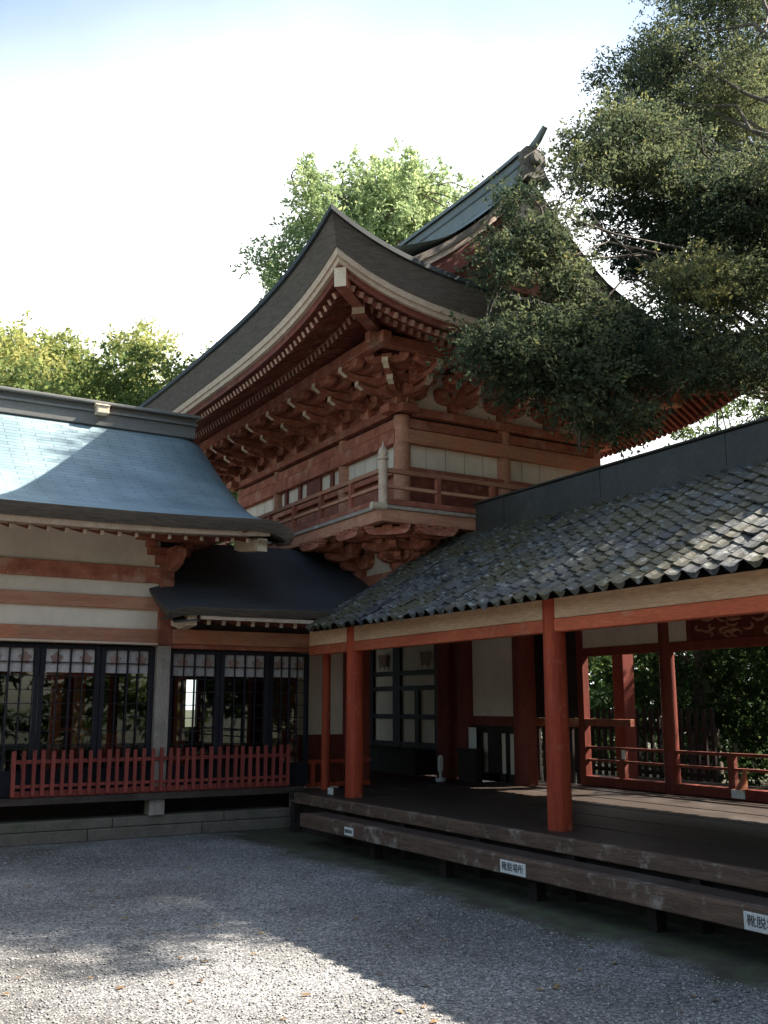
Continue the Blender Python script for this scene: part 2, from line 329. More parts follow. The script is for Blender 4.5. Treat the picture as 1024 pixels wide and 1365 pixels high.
def scatter_mesh(name, n, mat, kind):
    x = rng.uniform(-2.5, 5.0, n); y = 3.2 + 8.8 * rng.random(n) ** 1.5
    if kind == 'stone':
        r = .004 + .008 * rng.random(n) ** 2.5
        base = np.array([(1, 0, 0), (0, 1, 0), (-1, 0, 0), (0, -1, 0), (0, 0, .75), (0, 0, -.5)], float)
        fs = np.array([(0, 1, 4), (1, 2, 4), (2, 3, 4), (3, 0, 4), (1, 0, 5), (2, 1, 5), (3, 2, 5), (0, 3, 5)], np.int32)
        V = base[None] * r[:, None, None] * (1 + .35 * rng.normal(size=(n, 6, 3)) * .6); z = r * .3
    else:
        r = .02 + .02 * rng.random(n); base = np.array([(1, 0, .1), (0, .45, .25), (-1, 0, .05), (0, -.45, .1)], float); fs = np.array([(0, 1, 2, 3)], np.int32)
        V = np.repeat(base[None], n, 0) * r[:, None, None]; z = np.full(n, .006)
    a = rng.uniform(0, 6.28, n); c, s_ = np.cos(a)[:, None], np.sin(a)[:, None]
    X = V[:, :, 0] * c - V[:, :, 1] * s_ + x[:, None]; Y = V[:, :, 0] * s_ + V[:, :, 1] * c + y[:, None]; Z = V[:, :, 2] + z[:, None]
    co = np.stack([X, Y, Z], -1).reshape(-1, 3); k = base.shape[0]; F = (fs[None] + (np.arange(n) * k)[:, None, None]).reshape(-1, fs.shape[1])
    me = bpy.data.meshes.new(name); me.vertices.add(len(co)); me.vertices.foreach_set('co', co.ravel().astype(np.float32))
    me.loops.add(F.size); me.loops.foreach_set('vertex_index', F.ravel().astype(np.int32)); me.polygons.add(len(F)); me.polygons.foreach_set('loop_start', np.arange(0, F.size, fs.shape[1], dtype=np.int32))
    at = me.attributes.new('tint', 'FLOAT', 'POINT'); at.data.foreach_set('value', np.repeat(rng.random(n), k).astype(np.float32))
    me.materials.append(mat); me.update(); me.validate(); o = bpy.data.objects.new(name, me); COL.objects.link(o); return o
def tint_material(name, a, b, rough):
    m = bpy.data.materials.new(name); m.use_nodes = True; n = m.node_tree.nodes; l = m.node_tree.links
    at = n.new('ShaderNodeAttribute'); at.attribute_name = 'tint'; rp = n.new('ShaderNodeValToRGB'); rp.color_ramp.elements[0].color = (*a, 1); rp.color_ramp.elements[1].color = (*b, 1)
    l.new(at.outputs['Fac'], rp.inputs[0]); l.new(rp.outputs[0], n['Principled BSDF'].inputs['Base Color']); n['Principled BSDF'].inputs['Roughness'].default_value = rough; return m
o = scatter_mesh('loose_gravel', 60000, tint_material('pebble', (.10, .097, .096), (.42, .405, .38), .8), 'stone'); tag(o, 'loose grey and white pebbles lying over the courtyard gravel', 'gravel', kind='stuff')
o = scatter_mesh('fallen_leaves', 260, tint_material('dead_leaf', (.10, .055, .025), (.26, .16, .06), .8), 'leaf'); tag(o, 'small brown dead leaves scattered on the courtyard gravel', 'leaves', kind='stuff')

# ================================================================== THE TOWER GATE
TX, TY = 7.4, 12.0                      # corner of the upper storey nearest the camera
X1, Y1 = 11.1, 17.9                     # opposite corner
EX0, EX1, EY0, EY1 = 5.1, 13.4, 9.85, 20.05
ZE = 6.94
CXT, CYT = (EX0 + EX1) / 2, (EY0 + EY1) / 2
gate = thing('tower_gate', 'two storey red timber tower gate with bracketed eaves and a curved hip and gable roof', 'gate', (CXT, CYT, 0))
def lift(t):
    s = abs(2 * t - 1); return .56 * (.85 * s ** 4.5 + .15 * s * s)
def gprof(d): return .411 * d + .0157 * d ** 3
SIDES = ('front', 'left', 'back', 'right')
def eave_pt(side, t, d, dz, keep=2.6):
    """point at parameter t along an eave, distance d in from the roof edge, height dz over the straight eave line"""
    z = ZE + dz + lift(t) * max(0, 1 - d / keep)
    flare = 0
    if side == 'front': return (EX0 + d + (EX1 - EX0 - 2 * d) * t, EY0 + d - flare, z)
    if side == 'back': return (EX0 + d + (EX1 - EX0 - 2 * d) * t, EY1 - d + flare, z)
    if side == 'left': return (EX0 + d - flare, EY0 + d + (EY1 - EY0 - 2 * d) * t, z)
    return (EX1 - d + flare, EY0 + d + (EY1 - EY0 - 2 * d) * t, z)
def strip(profile, sides=SIDES, n=56):
    m = MB()
    for sd_ in sides:
        rows = [[eave_pt(sd_, j / n, d, dz) for j in range(n + 1)] for d, dz in profile]
        m.grid(rows)
    return m
YG = 11.2                                # verge of the gable
DG = YG - EY0
# roof skin
m = MB()
N = 56
for sd_ in ('front', 'back'):
    ds = [i / 10 * (DG + .75) for i in range(11)]
    rows = []; uvs = []
    for d in ds:
        rows.append([eave_pt(sd_, j / N, d, gprof(d)) for j in range(N + 1)]); uvs.append([(rows[-1][j][0], d * 1.1) for j in range(N + 1)])
    m.grid(rows, uvs)
for sd_ in ('left', 'right'):
    ds = [i / 26 * (CXT - EX0) for i in range(27)]
    rows = []; uvs = []
    for d in ds:
        r = []
        for j in range(N + 1):
            dd = min(d, DG); x, y, z = eave_pt(sd_, j / N, dd, gprof(d))
            if d > DG: z = ZE + gprof(d) + (lift(j / N) * max(0, 1 - d / 2.6)) + .06 * abs(2 * j / N - 1) ** 5
            x = EX0 + d if sd_ == 'left' else EX1 - d
            r.append((x, y, z))
        rows.append(r); uvs.append([(p[1], d * 1.2) for p in r])
    m.grid(rows, uvs)
roof = part('roof', m, TOWERROOF, gate, smooth=True)
part('eave_edge', strip([(0, 0), (.02, -.07), (.13, -.40), (.3, -.41)]), BARK, roof, smooth=True)
part('eave_cap', strip([(.06, .03), (-.025, .015), (-.025, -.05), (.03, -.065)]), CAPDARK, roof, smooth=True)
part('fascia_board', strip([(.14, -.40), (.14, -.405), (.165, -.475), (.19, -.475), (.205, -.535), (.35, -.54)]), FASCIA, roof, smooth=True)
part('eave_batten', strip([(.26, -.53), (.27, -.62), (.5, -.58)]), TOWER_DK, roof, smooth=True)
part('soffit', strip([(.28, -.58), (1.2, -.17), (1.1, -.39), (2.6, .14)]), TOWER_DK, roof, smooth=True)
part('rafter_beam', strip([(1.06, -.33), (.99, -.33), (.99, -.42), (1.1, -.42), (1.1, -.33)]), TOWER, roof, smooth=True)
# gable verges: thick dark edge and red bargeboards following the slope
for ys, sgn in ((YG, 1), (EY1 - DG, -1)):
    rows_t, rows_b = MB(), MB()
    prof = []
    for i in range(-24, 25):
        x = CXT + (CXT - EX0 - DG - .02) * i / 24; d = (CXT - EX0) - abs(x - CXT)
        prof.append((x, ZE + gprof(d) + .03))
    def band(off0, off1, y0, y1):
        q = MB()
        for (xa, za), (xb, zb) in zip(prof, prof[1:]):
            q.add([(xa, y0, za + off0), (xb, y0, zb + off0), (xb, y1, zb + off0), (xa, y1, za + off0), (xa, y0, za + off1), (xb, y0, zb + off1), (xb, y1, zb + off1), (xa, y1, za + off1)],
                  [(0, 1, 5, 4), (2, 3, 7, 6), (0, 3, 2, 1), (4, 5, 6, 7)])
        return q
    part('verge_edge', band(-.04, -.15, ys - .02 * sgn, ys + .5 * sgn), BARK, roof)
    part('verge_board', band(-.15, -.25, ys + .05 * sgn, ys + .3 * sgn), FASCIA, roof)
    part('bargeboard', band(-.25, -.6, ys + .12 * sgn, ys + .2 * sgn), TOWER_DK, roof)
    w = MB(); yy = ys + .62 * sgn
    base = ZE + gprof(DG) + .3
    base = ZE + gprof(DG) + .08
    tri = [(CXT + x_, ZE + gprof(CXT - EX0 - abs(x_)) - .1) for x_ in np.linspace(-2.4, 2.4, 25)] + [(CXT + 2.4, base), (CXT - 2.4, base)]
    w.prism(tri, 'y', yy, yy + .1 * sgn)
    gw = part('gable_wall', w, DARKRED, roof)
    w = MB()
    for k in (-1.2, -.6, 0, .6, 1.2): w.box(CXT + k - .07, CXT + k + .07, min(yy - .05 * sgn, yy), max(yy - .05 * sgn, yy), base, ZE + gprof(CXT - EX0 - abs(k)) - .25)
    w.box(CXT - 1.35, CXT + 1.35, min(yy - .09 * sgn, yy), max(yy - .09 * sgn, yy), base + .45, base + .65)
    w.box(CXT - .75, CXT + .75, min(yy - .09 * sgn, yy), max(yy - .09 * sgn, yy), base + .95, base + 1.1)
    part('gable_strut', w, TOWER, gw)
    o_ = MB(); zt = ZE + gprof(CXT - EX0) - .45
    pts = [(0, 0), (.2, -.06), (.34, -.22), (.24, -.38), (.12, -.42), (.08, -.62), (0, -.74)]
    o_.prism([(CXT + x, zt + z) for x, z in pts] + [(CXT - x, zt + z) for x, z in pts[::-1][1:-1]], 'y', ys + .06 * sgn, ys + .14 * sgn)
    part('gable_pendant', o_, CREAM_END, roof)
# ridge
m = MB(); zr = ZE + gprof(CXT - EX0)
ys_ = [YG - .05 + (EY1 - DG - YG + .1) * i / 30 for i in range(31)]
def rz_(y): return zr + .06 * abs((y - CYT) / (CYT - YG)) ** 5
def ridge_box(hw, z0, z1):
    q = MB()
    rows = [[(CXT - hw, y, rz_(y) + z0) for y in ys_], [(CXT - hw, y, rz_(y) + z1) for y in ys_], [(CXT + hw, y, rz_(y) + z1) for y in ys_], [(CXT + hw, y, rz_(y) + z0) for y in ys_]]
    q.grid(rows); q.add([rows[k][0] for k in range(4)], [(0, 1, 2, 3)]); q.add([rows[k][-1] for k in range(4)], [(0, 1, 2, 3)]); return q
rd = part('ridge', ridge_box(.17, -.2, .20), PATINA, roof)
part('ridge_cap', ridge_box(.22, .20, .26), PATINA, rd)
part('ridge_course', ridge_box(.19, .04, .08), PATINA, rd)
for ye, sgn in ((YG - .05, -1), (EY1 - DG + .05, 1)):
    q = MB(); zt = rz_(ye) - .16
    pts = [(x * .82, z * .85) for x, z in [(0, .60), (.17, .57), (.28, .45), (.29, .3), (.23, .2), (.32, .06), (.42, -.1), (.31, -.18), (.18, -.05), (0, -.08)]]
    q.prism([(CXT + x, zt + z) for x, z in pts] + [(CXT - x, zt + z) for x, z in pts[::-1][1:-1]], 'y', min(ye, ye + .12 * sgn), max(ye, ye + .12 * sgn))
    q.cyl((CXT, ye + .12 * sgn, zt + .28), (CXT, ye + .2 * sgn, zt + .28), .12, .095, 18)
    en = part('ridge_end_tile', q, BLACKWOOD if False else OLDTILE, roof, bevel=.02)
    q = MB(); q.tube([(CXT, ye - .45 * sgn, zt + .40), (CXT, ye, zt + .47), (CXT, ye + .22 * sgn, zt + .57), (CXT, ye + .4 * sgn, zt + .70)], [.07, .07, .06, .045], 10)
    part('ridge_horn', q, PATINA, en, smooth=True)
# hip rafters
for (cx, cy, sx, sy) in ((EX0, EY0, 1, 1), (EX1, EY0, -1, 1), (EX0, EY1, 1, -1)):
    h = MB()
    def hp(d, dz): return (cx + sx * d, cy + sy * d, ZE + dz + .56 * max(0, 1 - d / 2.6))
    h.beam(hp(1.35, -.36), hp(.25, -.70), .15, .24, endmi=1); 
    part('hip_rafter', h, [TOWER, CREAM_END], roof)
    h = MB(); h.beam(hp(2.4, -.10), hp(.82, -.60), .17, .26, endmi=1)
    part('hip_rafter', h, [TOWER, CREAM_END], roof)
# rafters: two tiers on every side; the hundred nearest are parts, the rest one mass
raf = []
for sd_ in SIDES:
    L_ = (EX1 - EX0) if sd_ in ('front', 'back') else (EY1 - EY0)
    for tier, (d0, z0, d1, z1) in enumerate(((.36, -.67, 1.2, -.24), (.98, -.475, 2.45, .02))):
        k = int((L_ - 2 * d0) / .125)
        for i in range(k):
            a = d0 + .1 + i * .125 + .03
            # rafters stay square to the eave and stop at the hip
            dl = min(a, L_ - a); de = min(d1, dl - .02)
            if de - d0 < .08: continue
            def wp(d, dz):
                t = (a - d) / (L_ - 2 * d) if L_ - 2 * d > 0 else .5
                t = min(1, max(0, t)); return eave_pt(sd_, t, d, dz)
            p = wp(d0, z0); zz = z0 + (z1 - z0) * (de - d0) / (d1 - d0); q = wp(de, zz)
            dist = (Vector(p) - Vector((0, 0, 1.6))).length + (0 if sd_ in ('front', 'left') else 50) + (6 if p[0] > 8.2 else 0)
            raf.append((dist, p, q, tier))
raf.sort(key=lambda r: r[0])
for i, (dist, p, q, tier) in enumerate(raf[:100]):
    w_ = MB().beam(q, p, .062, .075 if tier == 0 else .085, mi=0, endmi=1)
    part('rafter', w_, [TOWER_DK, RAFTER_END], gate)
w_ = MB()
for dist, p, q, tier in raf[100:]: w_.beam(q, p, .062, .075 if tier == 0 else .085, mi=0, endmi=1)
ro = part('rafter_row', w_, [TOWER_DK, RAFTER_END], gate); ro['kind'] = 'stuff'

# upper storey: core, columns, tie beams, panels
m = MB(); m.box(TX + .12, X1 - .12, TY + .12, Y1 - .12, 4.2, 7.0); part('inner_core', m, BLACKWOOD, gate)
colx = [TX, 9.23, X1]; coly = [TY, 13.7, 16.2, Y1]
cols = [(x, TY) for x in colx] + [(TX, y) for y in coly[1:]] + [(X1, y) for y in coly[1:]] + [(9.23, Y1)]
cm = MB().cyl((0, 0, 0), (0, 0, 1.75), .125, .12, 20).mesh('column', mats=[BEAM_BROWN], smooth=True)
for x, y in cols: inst('column', cm, gate, Vector((x, y, 4.25)) - Vector((CXT, CYT, 0)))
def face(side):
    """iterator giving box builders on a face: u along the wall, w outward"""
    if side == 'front': return lambda m, u0, u1, w0, w1, z0, z1: m.box(u0, u1, TY - w1, TY - w0, z0, z1)
    if side == 'left': return lambda m, u0, u1, w0, w1, z0, z1: m.box(TX - w1, TX - w0, u0, u1, z0, z1)
    if side == 'right': return lambda m, u0, u1, w0, w1, z0, z1: m.box(X1 + w0, X1 + w1, u0, u1, z0, z1)
    return lambda m, u0, u1, w0, w1, z0, z1: m.box(u0, u1, Y1 + w0, Y1 + w1, z0, z1)
for side, us in (('front', colx), ('left', coly), ('right', coly), ('back', colx)):
    F = face(side); a, b = us[0], us[-1]
    ex = .32 if side in ('front', 'back') else .30
    for z0, z1, w0, w1, mt in ((5.35, 5.56, .02, .135, BEAM_BROWN if side == 'front' else TOWER), (5.58, 5.73, .0, .10, TOWER), (5.77, 5.89, -.1, .17, TOWER), (4.9, 5.0, .0, .11, TOWER)):
        q = MB(); F(q, a - (ex if z0 > 5.7 else .0), b + (ex if z0 > 5.7 else .0), w0, w1, z0, z1); part('tie_beam', q, mt, gate, bevel=.008)
    q = MB(); F(q, a, b, -.06, .055, 5.56, 5.58); F(q, a, b, -.06, .05, 5.73, 5.77); part('beam_gap', q, BLACKWOOD, gate)
    for u0, u1 in zip(us, us[1:]):
        q = MB(); F(q, u0 + .1, u1 - .1, -.05, .02, 5.0, 5.35)
        door = side in ('left', 'right') and u1 - u0 > 2
        lq = MB(); F(lq, u0 + .1, u1 - .1, -.04, .03, 4.22, 4.9); part('skirting_board', lq, TOWER_DK if side != 'left' else TOWER, gate)
        pn = part('wall_panel', q, CREAM, gate)
        if door:
            for ua, ub in ((u0 + .35, u0 + .45), (u0 + .8, u0 + 1.31), (u0 + 1.55, u0 + 1.65), (u1 - .4, u1 - .3)):
                q = MB(); F(q, ua, ub, .0, .06, 5.0, 5.35); part('door_stile', q, TOWER_DK, pn)
        else:
            n_ = 5
            for k in range(1, n_):
                uu = u0 + (u1 - u0) * (k + .1 * math.sin(k * 7 + u0)) / n_; q = MB(); F(q, uu - .004, uu + .004, .02, .023, 5.0, 5.35); part('panel_joint', q, GREYWOOD, pn)
    q = MB(); F(q, a, b, -.08, .02, 5.89, 6.54); part('frieze_wall', q, CREAM if side == 'front' else TOWER, gate)

# bracket sets
def arm_mesh(length, w, h, name, mt):
    """lateral arm along v with rounded-up ends"""
    q = MB(); L2 = length / 2
    poly = [(-L2, h), (-L2, h * .45), (-L2 + .05, h * .15), (-L2 + .13, 0), (L2 - .13, 0), (L2 - .05, h * .15), (L2, h * .45), (L2, h)]
    q.prism(poly, 'x', -w / 2, w / 2); return q.mesh(name, mats=[mt])
def block_mesh(a, h, name):
    q = MB(); b = a * .68
    vs = [(sx * b / 2, sy * b / 2, 0) for sx, sy in ((-1, -1), (1, -1), (1, 1), (-1, 1))] + [(sx * a / 2, sy * a / 2, h * .45) for sx, sy in ((-1, -1), (1, -1), (1, 1), (-1, 1))] + [(sx * a / 2, sy * a / 2, h) for sx, sy in ((-1, -1), (1, -1), (1, 1), (-1, 1))]
    fs = [(3, 2, 1, 0), (8, 9, 10, 11)]
    for k in range(4): fs += [(k, (k + 1) % 4, 4 + (k + 1) % 4, 4 + k), (4 + k, 4 + (k + 1) % 4, 8 + (k + 1) % 4, 8 + k)]
    return q.add(vs, fs).mesh(name, mats=[TOWER])
def reach_mesh():
    """outward stepped arms: outline in the (outward, up) plane, outward = local -y"""
    q = MB()
    for (reach, z, h) in ((.36, .13, .12), (.62, .26, .11), (.86, .39, .10)):
        poly = [(.1, z), (.1, z + h), (-reach, z + h), (-reach, z + h * .5), (-reach + .05, z + h * .15), (-reach + .14, z)]
        q.prism(poly, 'x', -.05, .05)
    return q.mesh('bracket_set', mats=[TOWER])
def horn_body(q, poly):
    q.prism(poly, 'x', -.042, .042)
    n = len(poly)
    for i in range(n):
        if 2 <= i <= 4: q.mi[i] = 1
    q.beam((0, poly[3][0] + .005, (poly[3][1] + poly[4][1]) / 2), (0, poly[3][0] - .006, (poly[3][1] + poly[4][1]) / 2), .09, .075, mi=1)
    return q.mesh('nosing', mats=[TOWER, CREAM_END])
def horn_mesh():
    q = MB()
    poly = [(-.5, -.02), (-.72, -.02), (-.9, .02), (-1.0, .08), (-1.0, .14), (-.9, .09), (-.7, .06), (-.5, .06)]
    return horn_body(q, poly)
def horn2_mesh():
    q = MB()
    poly = [(-.3, -.02), (-.5, -.02), (-.64, .02), (-.73, .07), (-.73, .13), (-.64, .08), (-.5, .06), (-.3, .06)]
    return horn_body(q, poly)
REACH = reach_mesh(); ARM = arm_mesh(.66, .09, .12, 'cross_arm', TOWER); ARM_S = arm_mesh(.5, .09, .11, 'cross_arm', TOWER)
BIG = block_mesh(.25, .17, 'base_block'); BLK = block_mesh(.18, .12, 'bearing_block'); HORN = horn_mesh(); HORN2 = horn2_mesh()
def bracket(x, y, z, rz, sc=1.0, horns=True, steps=3):
    b = inst('bracket_set', REACH, gate, Vector((x, y, z)) - Vector((CXT, CYT, 0)), rz, (sc, sc, sc))
    inst('base_block', BIG, b, (0, 0, 0))
    for i in range(steps):
        u = -(.04 + .27 * i); zz = .14 + .13 * i
        inst('cross_arm', ARM, b, (0, u, zz), R(90)).rotation_euler = (0, 0, 0)
        for v in (-.28, 0, .28): inst('bearing_block', BLK, b, (v, u, zz + .1))
    if steps == 3:
        inst('cross_arm', ARM, b, (0, -.84, .40), 0, (.85, 1, .8))
        for v in (-.25, 0, .25): inst('bearing_block', BLK, b, (v, -.84, .46), 0, (.8, .8, .6))
    if horns:
        inst('nosing', HORN, b, (0, 0, .30)); inst('nosing', HORN2, b, (0, 0, .15))
    return b
ARM = (lambda q: q.prism([(-.36, .13), (-.36, .07), (-.30, .02), (-.2, 0), (.2, 0), (.30, .02), (.36, .07), (.36, .13)], 'y', -.055, .055).mesh('cross_arm', mats=[TOWER]))(MB())
bl = [12.85, 13.7, 14.53, 15.37, 16.2, 17.05, 17.9]
for y in bl: bracket(TX - .03, y, 5.89, R(-90))
for x in (8.31, 9.23, 10.16): bracket(x, TY - .03, 5.89, 0)
for x, rz in ((TX, R(-45)), (X1, R(45))): bracket(x, TY, 5.89, rz, 1.0); 
bracket(TX - .03, TY, 5.89, R(-90)); bracket(TX, TY - .03, 5.89, 0); bracket(X1, TY - .03, 5.89, 0)
# outer purlins carried by the brackets
q = MB(); q.box(TX - .97, TX - .83, TY - 1.1, Y1 + 1.1, 6.40, 6.56); part('purlin', q, TOWER, gate, bevel=.01)
q = MB(); q.box(TX - 1.1, X1 + 1.1, TY - .967, TY - .833, 6.405, 6.565); part('purlin', q, TOWER, gate, bevel=.01)
q = MB(); q.box(X1 + .83, X1 + .97, TY - 1.1, Y1 + 1.1, 6.40, 6.56); part('purlin', q, TOWER, gate, bevel=.01)
q = MB(); q.box(TX - .83, TX - .02, TY - .83, Y1 + .8, 6.52, 6.55); q.box(TX - .02, X1 + .8, TY - .83, TY - .02, 6.52, 6.55); part('bracket_ceiling', q, TOWER_DK, gate)

# balcony
BO = .88; bz = 4.22
def ring(m, w0, w1, z0, z1, sides=('front', 'left', 'right')):
    if 'front' in sides: m.box(TX - w1, X1 + w1, TY - w1, TY - w0, z0, z1)
    if 'left' in sides: m.box(TX - w1, TX - w0, TY - w0, Y1 + w1, z0, z1)
    if 'right' in sides: m.box(X1 + w0, X1 + w1, TY - w0, Y1 + w1, z0, z1)
    return m
bal = part('balcony', ring(MB(), -.02, BO, bz - .05, bz), GREYWOOD, gate, bevel=.006)
part('balcony_edge_beam', ring(MB(), BO - .16, BO - .03, bz - .22, bz - .05), BEAM_BROWN, bal, bevel=.008)
part('balcony_joist', ring(MB(), .25, .4, bz - .24, bz - .06), TOWER, bal)
for z, h, w in ((bz + .02, .08, .07), (bz + .25, .045, .055), (bz + .46, .06, .07)):
    q = MB(); c_ = BO - .1
    q.box(TX - c_ + .06, X1 + c_, TY - c_ - w / 2, TY - c_ + w / 2, z, z + h); q.box(TX - c_ - w / 2, TX - c_ + w / 2, TY - c_ + .06, Y1 + c_, z, z + h)
    part('rail', q, BEAM_BROWN if z > bz + .1 else TOWER, bal, bevel=.006)
c_ = BO - .1
q = MB(); q.cyl((TX - c_, TY - c_, bz), (TX - c_, TY - c_, bz + .62), .062, .062, 14)
q.lathe((TX - c_, TY - c_, bz + .62), [(.05, 0), (.075, .01), (.075, .035), (.05, .05), (.07, .1), (.05, .16), (.015, .2), (.004, .27)], 14)
part('newel_post', q, FASCIA, bal, smooth=True)
pm = MB().box(-.035, .035, -.03, .03, 0, .46).mesh('baluster', mats=[TOWER])
for x in np.arange(TX + .1, X1 + .5, .93): inst('baluster', pm, bal, (x - CXT, TY - c_ - CYT, bz))
for y in np.arange(TY + .1, Y1 + .5, .93): inst('baluster', pm, bal, (TX - c_ - CXT, y - CYT, bz), R(90))
q = MB(); q.cyl((TX - BO - .12, TY - BO + .03, bz - .03), (TX - BO + .1, TY - BO + .03, bz - .03), .05, .05, 12); part('beam_end', q, CREAM_END, bal, smooth=True)
# lower storey under the balcony
LXc, LYc = 7.42, 12.02
q = MB(); q.cyl((LXc, LYc, 2.95), (LXc, LYc, 3.62), .135, .13, 20); part('lower_column', q, TOWER, gate, smooth=True)
q = MB(); q.box(LXc - .1, LXc + .08, LYc + .1, Y1, 3.28, 3.5); part('lower_tie_beam', q, TOWER, gate, bevel=.008)
q = MB(); q.box(LXc, X1, LYc - .1, LYc + .08, 3.28, 3.5); part('lower_tie_beam', q, TOWER, gate, bevel=.008)
q = MB(); q.box(LXc - .02, LXc + .04, LYc, Y1, 2.9, 4.16); part('lower_wall', q, CREAM, gate)
q = MB(); q.box(LXc, X1, LYc - .02, LYc + .04, 2.9, 4.16); part('lower_wall', q, CREAM, gate)
def small(x, y, rz): return bracket(x, y, 3.47, rz, 1.0, False)
for y in (13.15, 14.3, 15.4, 16.4): small(LXc - .03, y, R(-90))
for x in (9.23, X1): small(x, LYc - .03, 0)
small(LXc, LYc, R(-45)); small(LXc - .02, LYc, R(-90)); small(LXc, LYc - .02, 0)
small(LXc - .03, 12.75, R(-90)) if False else None
# ground storey seen through the corridor: centre line of door panels between thick columns
GX = 9.25
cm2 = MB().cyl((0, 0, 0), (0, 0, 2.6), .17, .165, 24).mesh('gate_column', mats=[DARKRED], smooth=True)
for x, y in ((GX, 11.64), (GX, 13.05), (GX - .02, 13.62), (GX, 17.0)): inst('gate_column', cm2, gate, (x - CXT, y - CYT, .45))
q = MB(); q.box(11.5, 11.74, 11.95, 12.19, .3, 3.2); part('gate_column', q, DARKRED, gate, bevel=.01)
q = MB(); q.box(GX - .02, GX + .03, 11.86, 12.92, 1.45, 2.95); part('wall_panel', q, CREAM, gate)
q = MB(); q.box(GX - .05, GX + .06, 11.86, 12.92, 1.31, 1.45); part('tie_beam', q, DARKRED, gate, bevel=.006)
q = MB(); q.box(GX + .0, GX + .04, 11.86, 12.92, .5, 1.31); part('wall_panel', q, CREAM, gate)
q = MB()
for y0, y1 in ((12.0, 12.06), (12.2, 12.5), (12.66, 12.92)): q.box(GX - .04, GX + .0, y0, y1, .5, 1.31)
q.box(GX - .04, GX - .0, 11.86, 12.92, .5, .62); q.box(GX - .045, GX - .005, 11.86, 12.92, 1.2, 1.31)
part('wainscot_board', q, BLACKWOOD, gate)
q = MB(); q.box(GX, GX + .05, 13.75, 16.9, .5, 2.95); dpan = part('door', q, CREAM, gate)
q = MB()
for y0, y1 in ((13.79, 13.93), (15.02, 15.26), (15.95, 16.15), (16.75, 16.9)): q.box(GX - .05, GX, y0, y1, .5, 2.95)
q.box(GX - .049, GX, 14.42, 14.54, .5, 1.9)
for z0, z1 in ((2.12, 2.2), (1.86, 1.94), (1.38, 1.46), (.92, 1.0)): q.box(GX - .043, GX - .001, 13.75, 16.9, z0, z1)
q.box(GX - .042, GX - .002, 13.75, 16.9, .5, .92)
part('door_frame', q, DARKFRAME, dpan)
for yc in (14.2, 15.6):
    q = MB(); q.add([(GX - .06, yc - .16, 2.5), (GX - .06, yc + .16, 2.5), (GX - .06, yc + .1, 2.22), (GX - .06, yc, 2.3), (GX - .06, yc - .1, 2.22)], [(0, 1, 2, 3, 4)]); part('crest', q, CREST, dpan)
q = MB(); q.box(GX - .4, GX - .06, 14.0, 15.9, .5, .86); q.box(GX - .46, GX - .06, 13.95, 15.95, .86, .9); part('door_bench', q, BLACKWOOD, gate)
q = MB(); q.box(7.02, 7.45, 13.0, 13.2, .45, 2.95); part('gate_column', q, DARKRED, gate, bevel=.01)
q = MB(); q.box(6.3, 7.02, 13.05, 13.1, 1.2, 2.95); part('wall_panel', q, CREAM, gate)
q = MB(); q.box(6.3, 7.02, 13.03, 13.12, .5, 1.2); part('wainscot_board', q, DARKRED, gate)
q = MB(); q.box(GX, GX + .06, 13.1, 13.65, .5, 2.95); part('wall_panel', q, DARKRED, gate)
q = MB(); q.box(6.3, 11.9, 12.0, 18.2, .36, .47); part('gate_floor', q, DECK, gate)
q = MB(); q.box(7.42, 11.2, 12.0, 18.2, 2.86, 2.95); part('gate_ceiling', q, BLACKWOOD, gate)
q = MB(); q.box(9.4, 11.3, 16.9, 17.1, .45, 2.9); q.box(7.3, 9.2, 17.9, 18.0, .45, 2.9); part('rear_wall', q, DARKRED, gate)

# ================================================================== THE HALL ON THE LEFT
HY = 12.58
hall = thing('shrine_hall', 'low hall with blue copper roof and dark lattice windows behind a picket fence', 'hall', (2.0, 14.5, 0))
HX0, HX1 = -3.0, 6.15
q = MB(); xs = [HX0, -1.4, .3, 1.9, 3.3, 4.75, 6.0]
for a, b in zip(xs, xs[1:]): q.box(a + .004, b - .004, HY, HY + .5, 0, .14); q.box(a + .3 + .004, min(b + .3, 6.0) - .004, HY + .012, HY + .5, .145, .26)
part('stone_plinth', q, STONE, hall, bevel=.012)
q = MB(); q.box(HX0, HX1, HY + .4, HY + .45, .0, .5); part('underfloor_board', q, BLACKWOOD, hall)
q = MB(); q.box(HX0, HX1, HY - .07, 17, .46, .54); part('hall_floor', q, DECK, hall)
q = MB(); q.box(4.04, 4.24, HY - .02, HY + .2, .26, .46); part('column_base', q, GREYWOOD, hall, bevel=.012)
q = MB(); q.box(4.055, 4.235, HY - .04, HY + .16, .54, 2.36); part('column', q, GREYWOOD, hall, bevel=.012)
q = MB(); q.box(4.05, 4.24, HY - .05, HY + .16, 2.36, 3.45); part('upper_column', q, TOWER, hall, bevel=.012)
# beams and plaster bands, left bay
for z0, z1, mt, w in ((2.36, 2.39, FASCIA, .07), (2.39, 2.56, BEAM_BROWN, .05), (2.81, 2.97, BEAM_BROWN, .04), (3.16, 3.36, TOWER, .04)):
    q = MB(); q.box(HX0, 4.05, HY - w, HY + .1, z0, z1); part('wall_beam', q, mt, hall, bevel=.008)
for z0, z1 in ((2.56, 2.81), (2.97, 3.16), (3.36, 3.9)):
    q = MB(); q.box(HX0, 4.05, HY + .01, HY + .08, z0, z1); part('plaster_band', q, CREAM, hall)
